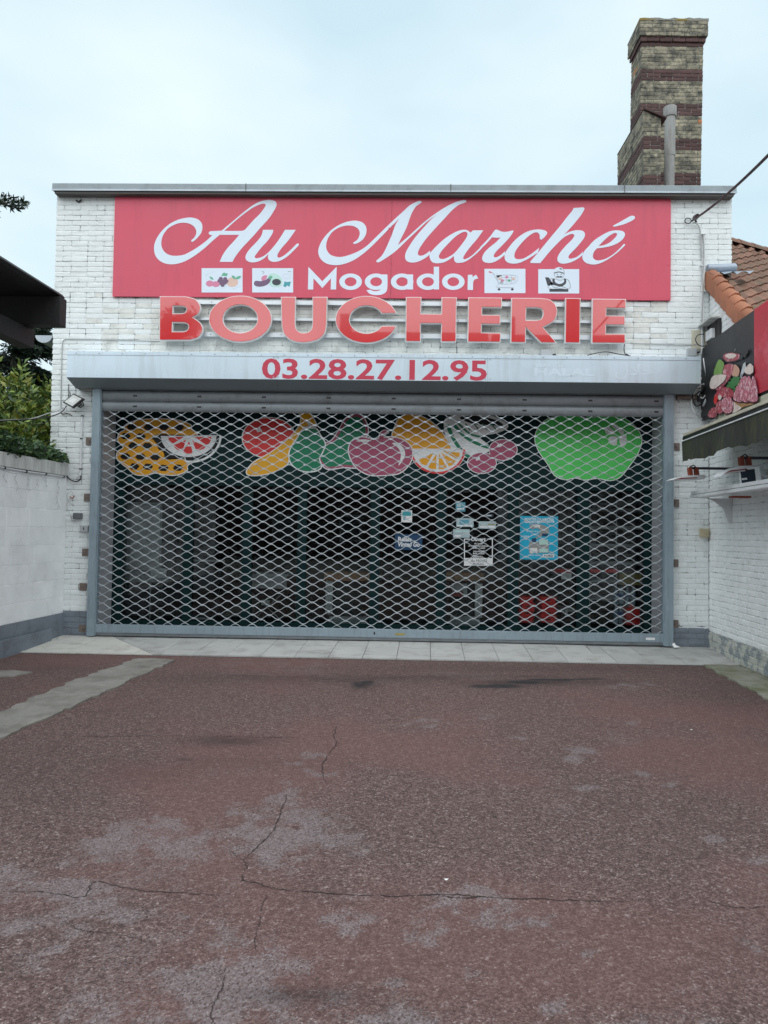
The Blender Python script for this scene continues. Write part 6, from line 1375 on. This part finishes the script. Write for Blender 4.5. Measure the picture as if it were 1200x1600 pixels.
# ================================================================== LEFT: CARPORT CORNER, GUTTER
cpn = thing('carport', 'dark tarred timber carport roof corner jutting in from the left', 'carport', (-5.3, -2.45, Zg))
yc = -2.32; rcx, _, rcz = AT(102, 466, yc); xe = rcx
n_ = 10
rf = MB(); sl_dir = Vector((-1, 0, 0.0)).normalized()
a = Vector((xe, yc, rcz)); vs_ = []
for q in (a, a+LW*4.6): vs_ += [tuple(q+Vector((0, 0, 0))), tuple(q+Vector((-.03, 0, .035))), tuple(q+sl_dir*4+Vector((0, 0, .05))), tuple(q+sl_dir*4), tuple(q+Vector((-.06, 0, -.012)))]
rf.add(vs_, [(0, 1, 6, 5), (1, 2, 7, 6), (3, 4, 9, 8), (4, 0, 5, 9), (0, 4, 3, 2, 1), (5, 6, 7, 8, 9)]); rf.build('roof', 'tar_roof', cpn)
def beam(nm, m, P, A, L, w, h): A = Vector(A).normalized(); B = Vector((A.y, -A.x, 0)); return MB().obox(Vector(P), A, B, Vector((0, 0, 1)), L, w, h).build(nm, m, cpn, bevel=.008)
xp, _, zp = AT(95, 508, -2.42); beam('purlin', 'tar_wood', (xp, -2.44, zp), (-1, 0, 0), 4.2, .13, rcz-.018-zp)
for k in range(1, 3): beam('purlin', 'tar_wood', (xp-.1+LW.x*1.7*k, -2.44-1.7*k, zp), (-1, 0, 0), 4.2, .13, rcz-.018-zp)
xb_, _, zb_ = AT(47, 541, -2.3); beam('main_beam', 'tar_wood', (xb_, -2.22, zb_), LW, 4.4, .16, zp-zb_-.002)
BOX('post', 'tar_wood', cpn, xb_-.53, xb_-.37, -6.3, -6.14, Zg-.02, zb_-.002, .008); BOX('post', 'tar_wood', cpn, -5.45, -5.29, -2.54, -2.38, Zg-.05, zp-.002, .008)
gt = thing('roof_gutter', 'half round zinc gutter end sticking out left of the shop wall', 'gutter', AT(70, 530, .3))
gx0, gz0 = FX(55, 525, .3); gx1, gz1 = FX(82, 523, .3); gc = Vector(((gx0+gx1)/2, .3, (gz0+gz1)/2)); gr_ = (gx1-gx0)/2
prof = [(gc.x+gr_*math.cos(a), gc.z+gr_*.85*math.sin(a)) for a in np.linspace(math.pi, 2*math.pi, 12)]
MB().prism([prof], lambda u, v, d: (u, .3+d, v), .012).build('end_cap', 'zinc', gt); tr_ = MB(); vs_ = [(u, y, v) for y in (.312, 6) for (u, v) in prof]; tr_.add(vs_, [(k, k+1, 12+k+1, 12+k) for k in range(11)]); tr_.build('trough', 'zinc', gt)
BOX('fascia', 'tar_wood', gt, gx1-.01, XB0+.01, .33, 6, gz1-.16, gz1-.02, 0)

# ================================================================== PLANTS ON THE LEFT
def leaf_cloud(name, parent, mats, pos, dirs, size, seed, fold=.25, width=.42):
    r = np.random.default_rng(seed); N = len(pos); d = dirs/np.maximum(1e-6, np.linalg.norm(dirs, axis=1, keepdims=True))
    s = np.cross(d, r.normal(size=(N, 3))); s /= np.maximum(1e-6, np.linalg.norm(s, axis=1, keepdims=True)); u = np.cross(s, d)
    L = size*r.uniform(.6, 1.25, (N, 1)); Wd = L*width
    v = np.empty((N, 4, 3)); v[:, 0] = pos; v[:, 1] = pos+d*L*.5+s*Wd*.5+u*Wd*fold; v[:, 2] = pos+d*L-u*L*.08; v[:, 3] = pos+d*L*.5-s*Wd*.5+u*Wd*fold
    me = bpy.data.meshes.new(name); me.vertices.add(N*4); me.vertices.foreach_set('co', v.astype(np.float32).ravel())
    b = np.arange(N)[:, None]*4; f = np.concatenate([b+np.array([0, 1, 2]), b+np.array([0, 2, 3])], 1).reshape(-1, 3).astype(np.int32)
    me.loops.add(f.size); me.loops.foreach_set('vertex_index', f.ravel()); me.polygons.add(len(f)); me.polygons.foreach_set('loop_start', np.arange(0, f.size, 3, dtype=np.int32)); me.polygons.foreach_set('loop_total', np.full(len(f), 3, dtype=np.int32))
    mi_ = np.repeat(r.choice(len(mats), N, p=np.array([m_[1] for m_ in mats])/sum(m_[1] for m_ in mats)), 2).astype(np.int32)
    for m_ in mats: me.materials.append(MT(m_[0]))
    me.polygons.foreach_set('material_index', mi_); me.update()
    return link(name, me, None, parent)
def in_blobs(blobs, n, r, shell=.55):
    out = []; w = np.array([b[3]*b[4]*b[5] for b in blobs]); w = w/w.sum()
    for b, k in zip(blobs, r.multinomial(n, w)):
        d = r.normal(size=(k, 3)); d /= np.linalg.norm(d, axis=1, keepdims=True); rad = (shell+(1-shell)*r.random((k, 1)))
        out.append(np.array(b[:3])+d*rad*np.array(b[3:6]))
    return np.concatenate(out)
# upright laurel hedge built shoot by shoot
r = np.random.default_rng(3)
hd = thing('laurel_hedge', 'yellow green laurel hedge with upright shoots behind the left wall', 'hedge', (-5.6, .6, Zg))
tr_ = MB(); Ps, Ds = [], []
for k in range(560):
    x = r.uniform(-7.2, -4.88); y = r.uniform(-.9, 2.4); h = r.uniform(2.7, 3.35)+.75*min(1, max(0, -5.15-x))*r.random()+(.25 if y > .8 else 0)-(.45 if y < -.1 else 0)
    b = np.array([x, y, Zg]); lean = np.array([r.normal(0, .12), r.normal(0, .12), 0])
    pts = [b+np.array([0, 0, h*t_])+lean*t_*t_*h*.5 for t_ in np.linspace(0, 1, 6)]
    if k < 60: tr_.tube([tuple(p) for p in pts], [.014, .012, .01, .008, .006, .003], 5)
    m_ = 52; tt = 1-r.random(m_)**1.3*.62
    base = np.stack([np.interp(tt, np.linspace(0, 1, 6), [p[j] for p in pts]) for j in range(3)], 1)
    ang = r.uniform(0, 2*math.pi, m_); spread = .16*(1.15-tt)+.02
    Ps.append(base+np.stack([np.cos(ang)*spread*r.random(m_), np.sin(ang)*spread*r.random(m_), r.normal(0, .02, m_)], 1)); Ds.append(np.stack([np.cos(ang), np.sin(ang), r.uniform(.1, 1.4, m_)], 1))
tr_.build('stems', 'bark', hd, kind='stuff'); leaf_cloud('foliage', hd, [('leaf_bright', .42), ('leaf_mid', .32), ('leaf_yellow', .2), ('leaf_dark', .06)], np.concatenate(Ps), np.concatenate(Ds), .14, 4, width=.34)
sh_ = thing('overhanging_shrub', 'dark green small leaved shrub spilling over the left wall top', 'shrub', (-4.7, -.8, Zg))
bl = [(-4.62, -.28, 2.36, .24, .26, .13), (-4.66, -.70, 2.37, .26, .36, .15), (-4.70, -1.2, 2.38, .30, .42, .16), (-4.75, -1.9, 2.40, .32, .5, .18), (-4.8, -2.7, 2.42, .34, .6, .2), (-4.50, -.20, 2.33, .14, .14, .06)]
pos = in_blobs(bl, 9500, r, .35); dirs = pos-np.array([-4.95, -1.2, 2.2])+r.normal(0, .5, pos.shape)*.6; leaf_cloud('foliage', sh_, [('leaf_ivy', .6), ('leaf_mid', .25), ('leaf_dark', .15)], pos, dirs, .062, 9, width=.6)
stm = MB()
for k in range(16): y = -2.8+k*.17; stm.tube([(-4.95, y, Zg), (-4.92, y, 1.6), (-4.8, y+.05, 2.3), (-4.6, y+.1, 2.5)], [.02, .016, .01, .004], 5)
stm.build('stems', 'bark', sh_, kind='stuff')
def conifer(name, label, x, y, h, rad, n, seed, zlo=1.0, cat='tree', mats=(('needle_dark', .7), ('leaf_dark', .3)), clip=None, branch_to=None):
    r = np.random.default_rng(seed); t = thing(name, label, cat, (x, y, Zg)); trm = MB(); trm.tube([(x+r.normal(0, .02)*k, y, Zg-.05+h*k/6) for k in range(7)], [.22, .19, .16, .12, .09, .05, .02], 8); trm.build('trunk', 'bark', t, smooth=True)
    Ps, Ds = [], []; lm = MB(); nb_ = 70
    for k in range(nb_):
        f = k/nb_; z = zlo+(h-zlo)*f; L = rad*(1-f*.85)*r.uniform(.7, 1.1); a = r.uniform(0, 2*math.pi); dr_ = -.12
        e = np.array([math.cos(a)*L, math.sin(a)*L, dr_*L+r.normal(0, .1)]); b = np.array([x, y, z])
        if clip and clip(b+e): e *= .5
        if clip and clip(b+e): continue
        lm.tube([tuple(b), tuple(b+e*.5+np.array([0, 0, .06])), tuple(b+e)], [.03, .018, .006], 4)
        m_ = n//nb_; tt = r.random(m_)**.6; p = b+e*tt[:, None]; side_ = np.cross(e, [0, 0, 1]); side_ /= np.linalg.norm(side_)
        lat = r.normal(0, .22, m_)*(1.1-tt)*L*.7; p = p+side_*lat[:, None]+np.stack([r.normal(0, .03, m_), r.normal(0, .03, m_), -np.abs(r.normal(0, .10, m_))], 1)
        Ps.append(p); Ds.append(e/np.linalg.norm(e)+side_*np.sign(lat)[:, None]*.7+r.normal(0, .35, (m_, 3))+np.array([0, 0, -.25]))
    if branch_to is not None:
        e0 = np.array(branch_to); b = np.array([x, y, e0[2]-.25]); e = e0-b
        lm.tube([tuple(b), tuple(b+e*.5+np.array([0, 0, .08])), tuple(b+e)], [.045, .025, .004], 5)
        side_ = np.cross(e, [0, 0, 1]); side_ /= np.linalg.norm(side_)
        for k in range(26):
            tt = .2+.8*k/26; q = b+e*tt+np.array([0, 0, .08*math.sin(math.pi*tt)]); sg = 1 if k % 2 else -1; l = .5*(1.12-tt)+.06
            tw = e/np.linalg.norm(e)*.8+side_*sg*.6+np.array([0, 0, r.normal(-.05, .2)]); tw /= np.linalg.norm(tw); lm.tube([tuple(q), tuple(q+tw*l)], [.006, .002], 4)
            m_ = 22; ss = r.random(m_)*l; Ps.append(q+tw*ss[:, None]+r.normal(0, .012, (m_, 3))); Ds.append(tw+r.normal(0, .6, (m_, 3)))
    lm.build('limbs', 'bark', t, kind='stuff'); leaf_cloud('crown', t, list(mats), np.concatenate(Ps), np.concatenate(Ds), .12, seed+1, width=.22, fold=.5); return t
def fr_clip(p):   # keep this crown out of the open sky beside the shop
    v = np.array(p)-_C; dz = v@_d; return 600+FOC*(v@_R)/dz > -14 and 800-FOC*(v@_U)/dz < 505
def sky_clip(p):
    v = np.array(p)-_C; dz = v@_d; return 800-FOC*(v@_U)/dz < 478
conifer('conifer_tree', 'tall dark conifer at the left whose branch tip reaches into the sky', -8.6, 2.6, 10.5, 2.2, 9000, 5, 1.6, clip=fr_clip, branch_to=AT(38, 317, 2.7))
conifer('conifer_tree', 'dark dense conifer directly behind the yellow green hedge', -7.3, 3.6, 6.0, 2.4, 80000, 15, .4, clip=sky_clip)
conifer('conifer_tree', 'shorter dark conifer seen between the hedge and the shop wall', -6.25, 6.0, 6.0, 2.0, 70000, 25, .3, clip=sky_clip)

# ================================================================== ACROSS THE STREET (mirrored in the red letters and the glass)
def house(label, x0, x1, y, eave, ridge, m, seed):
    h = thing('street_house', label, 'house', ((x0+x1)/2, y, -.1)); BOX('wall', m, h, x0, x1, y-8, y, -.1, eave, 0)
    MB().prism([[(y+.3, eave-.1), (y-4, ridge), (y-8.3, eave-.1), (y-8.3, eave+.05), (y-4, ridge+.18), (y+.3, eave+.05)]], lambda u, v, d: (x0-.1+d, u, v), x1-x0+.2).build('roof', 'pantile', h)
    n_ = 3
    for s in range(2):
        for k in range(n_):
            xc = x0+(x1-x0)*(k+.5)/n_; z = .9+s*2.9
            if s == 0 and k == 1: BOX('door', 'shop_green', h, xc-.5, xc+.5, y+.001, y+.06, -.09, 2.1, .01); continue
            w = BOX('window', 'white_metal', h, xc-.6, xc+.6, y+.001, y+.05, z, z+1.5, .01); BOX('pane', 'heater_lens', w, xc-.52, xc+.52, y+.052, y+.056, z+.08, z+1.42, 0)
    BOX('chimney', 'brick_brown', h, x0+.6, x0+1.3, y-4.3, y-3.7, ridge-.4, ridge+1.2, .01); return h
house('brick house with tiled roof straight across the street', -4.4, 5.2, -30, 8.2, 13.6, 'brick_brown', 1)
house('taller white house across the street on the right', 5.6, 14.5, -30, 8.8, 13.5, 'wall_white_render', 2)
BOX('chimney', 'brick_brown', bpy.data.objects['street_house.001'], 9.9, 11.0, -34.6, -33.4, 13.0, 17.2, .01)
house('low dark brick house behind the tree across the street', -17, -4.8, -31, 7.0, 10.5, 'brick_brown', 3)
house('narrow brown brick house at the right end of the row across the street', 14.9, 24, -30, 8.4, 13.0, 'brick_brown', 4)
rT = np.random.default_rng(8)
tt_ = thing('street_tree', 'broad leafy tree across the street on the left', 'tree', (-11.5, -27, -.1)); MB().tube([(-11.5, -27, -.15), (-11.4, -27, 3), (-11.5, -27, 6.5), (-11.3, -27, 9)], [.35, .28, .2, .08], 8).build('trunk', 'bark', tt_, smooth=True)
bl = [(-11.5+rT.uniform(-2.6, 2.4), -27+rT.uniform(-2, 2), rT.uniform(4.5, 12.6), 1.2, 1.2, 1.0) for _ in range(24)]; pos = in_blobs(bl, 8000, rT, .3); leaf_cloud('crown', tt_, [('leaf_mid', .5), ('leaf_dark', .5)], pos, rT.normal(size=pos.shape), .32, 3, width=.6)
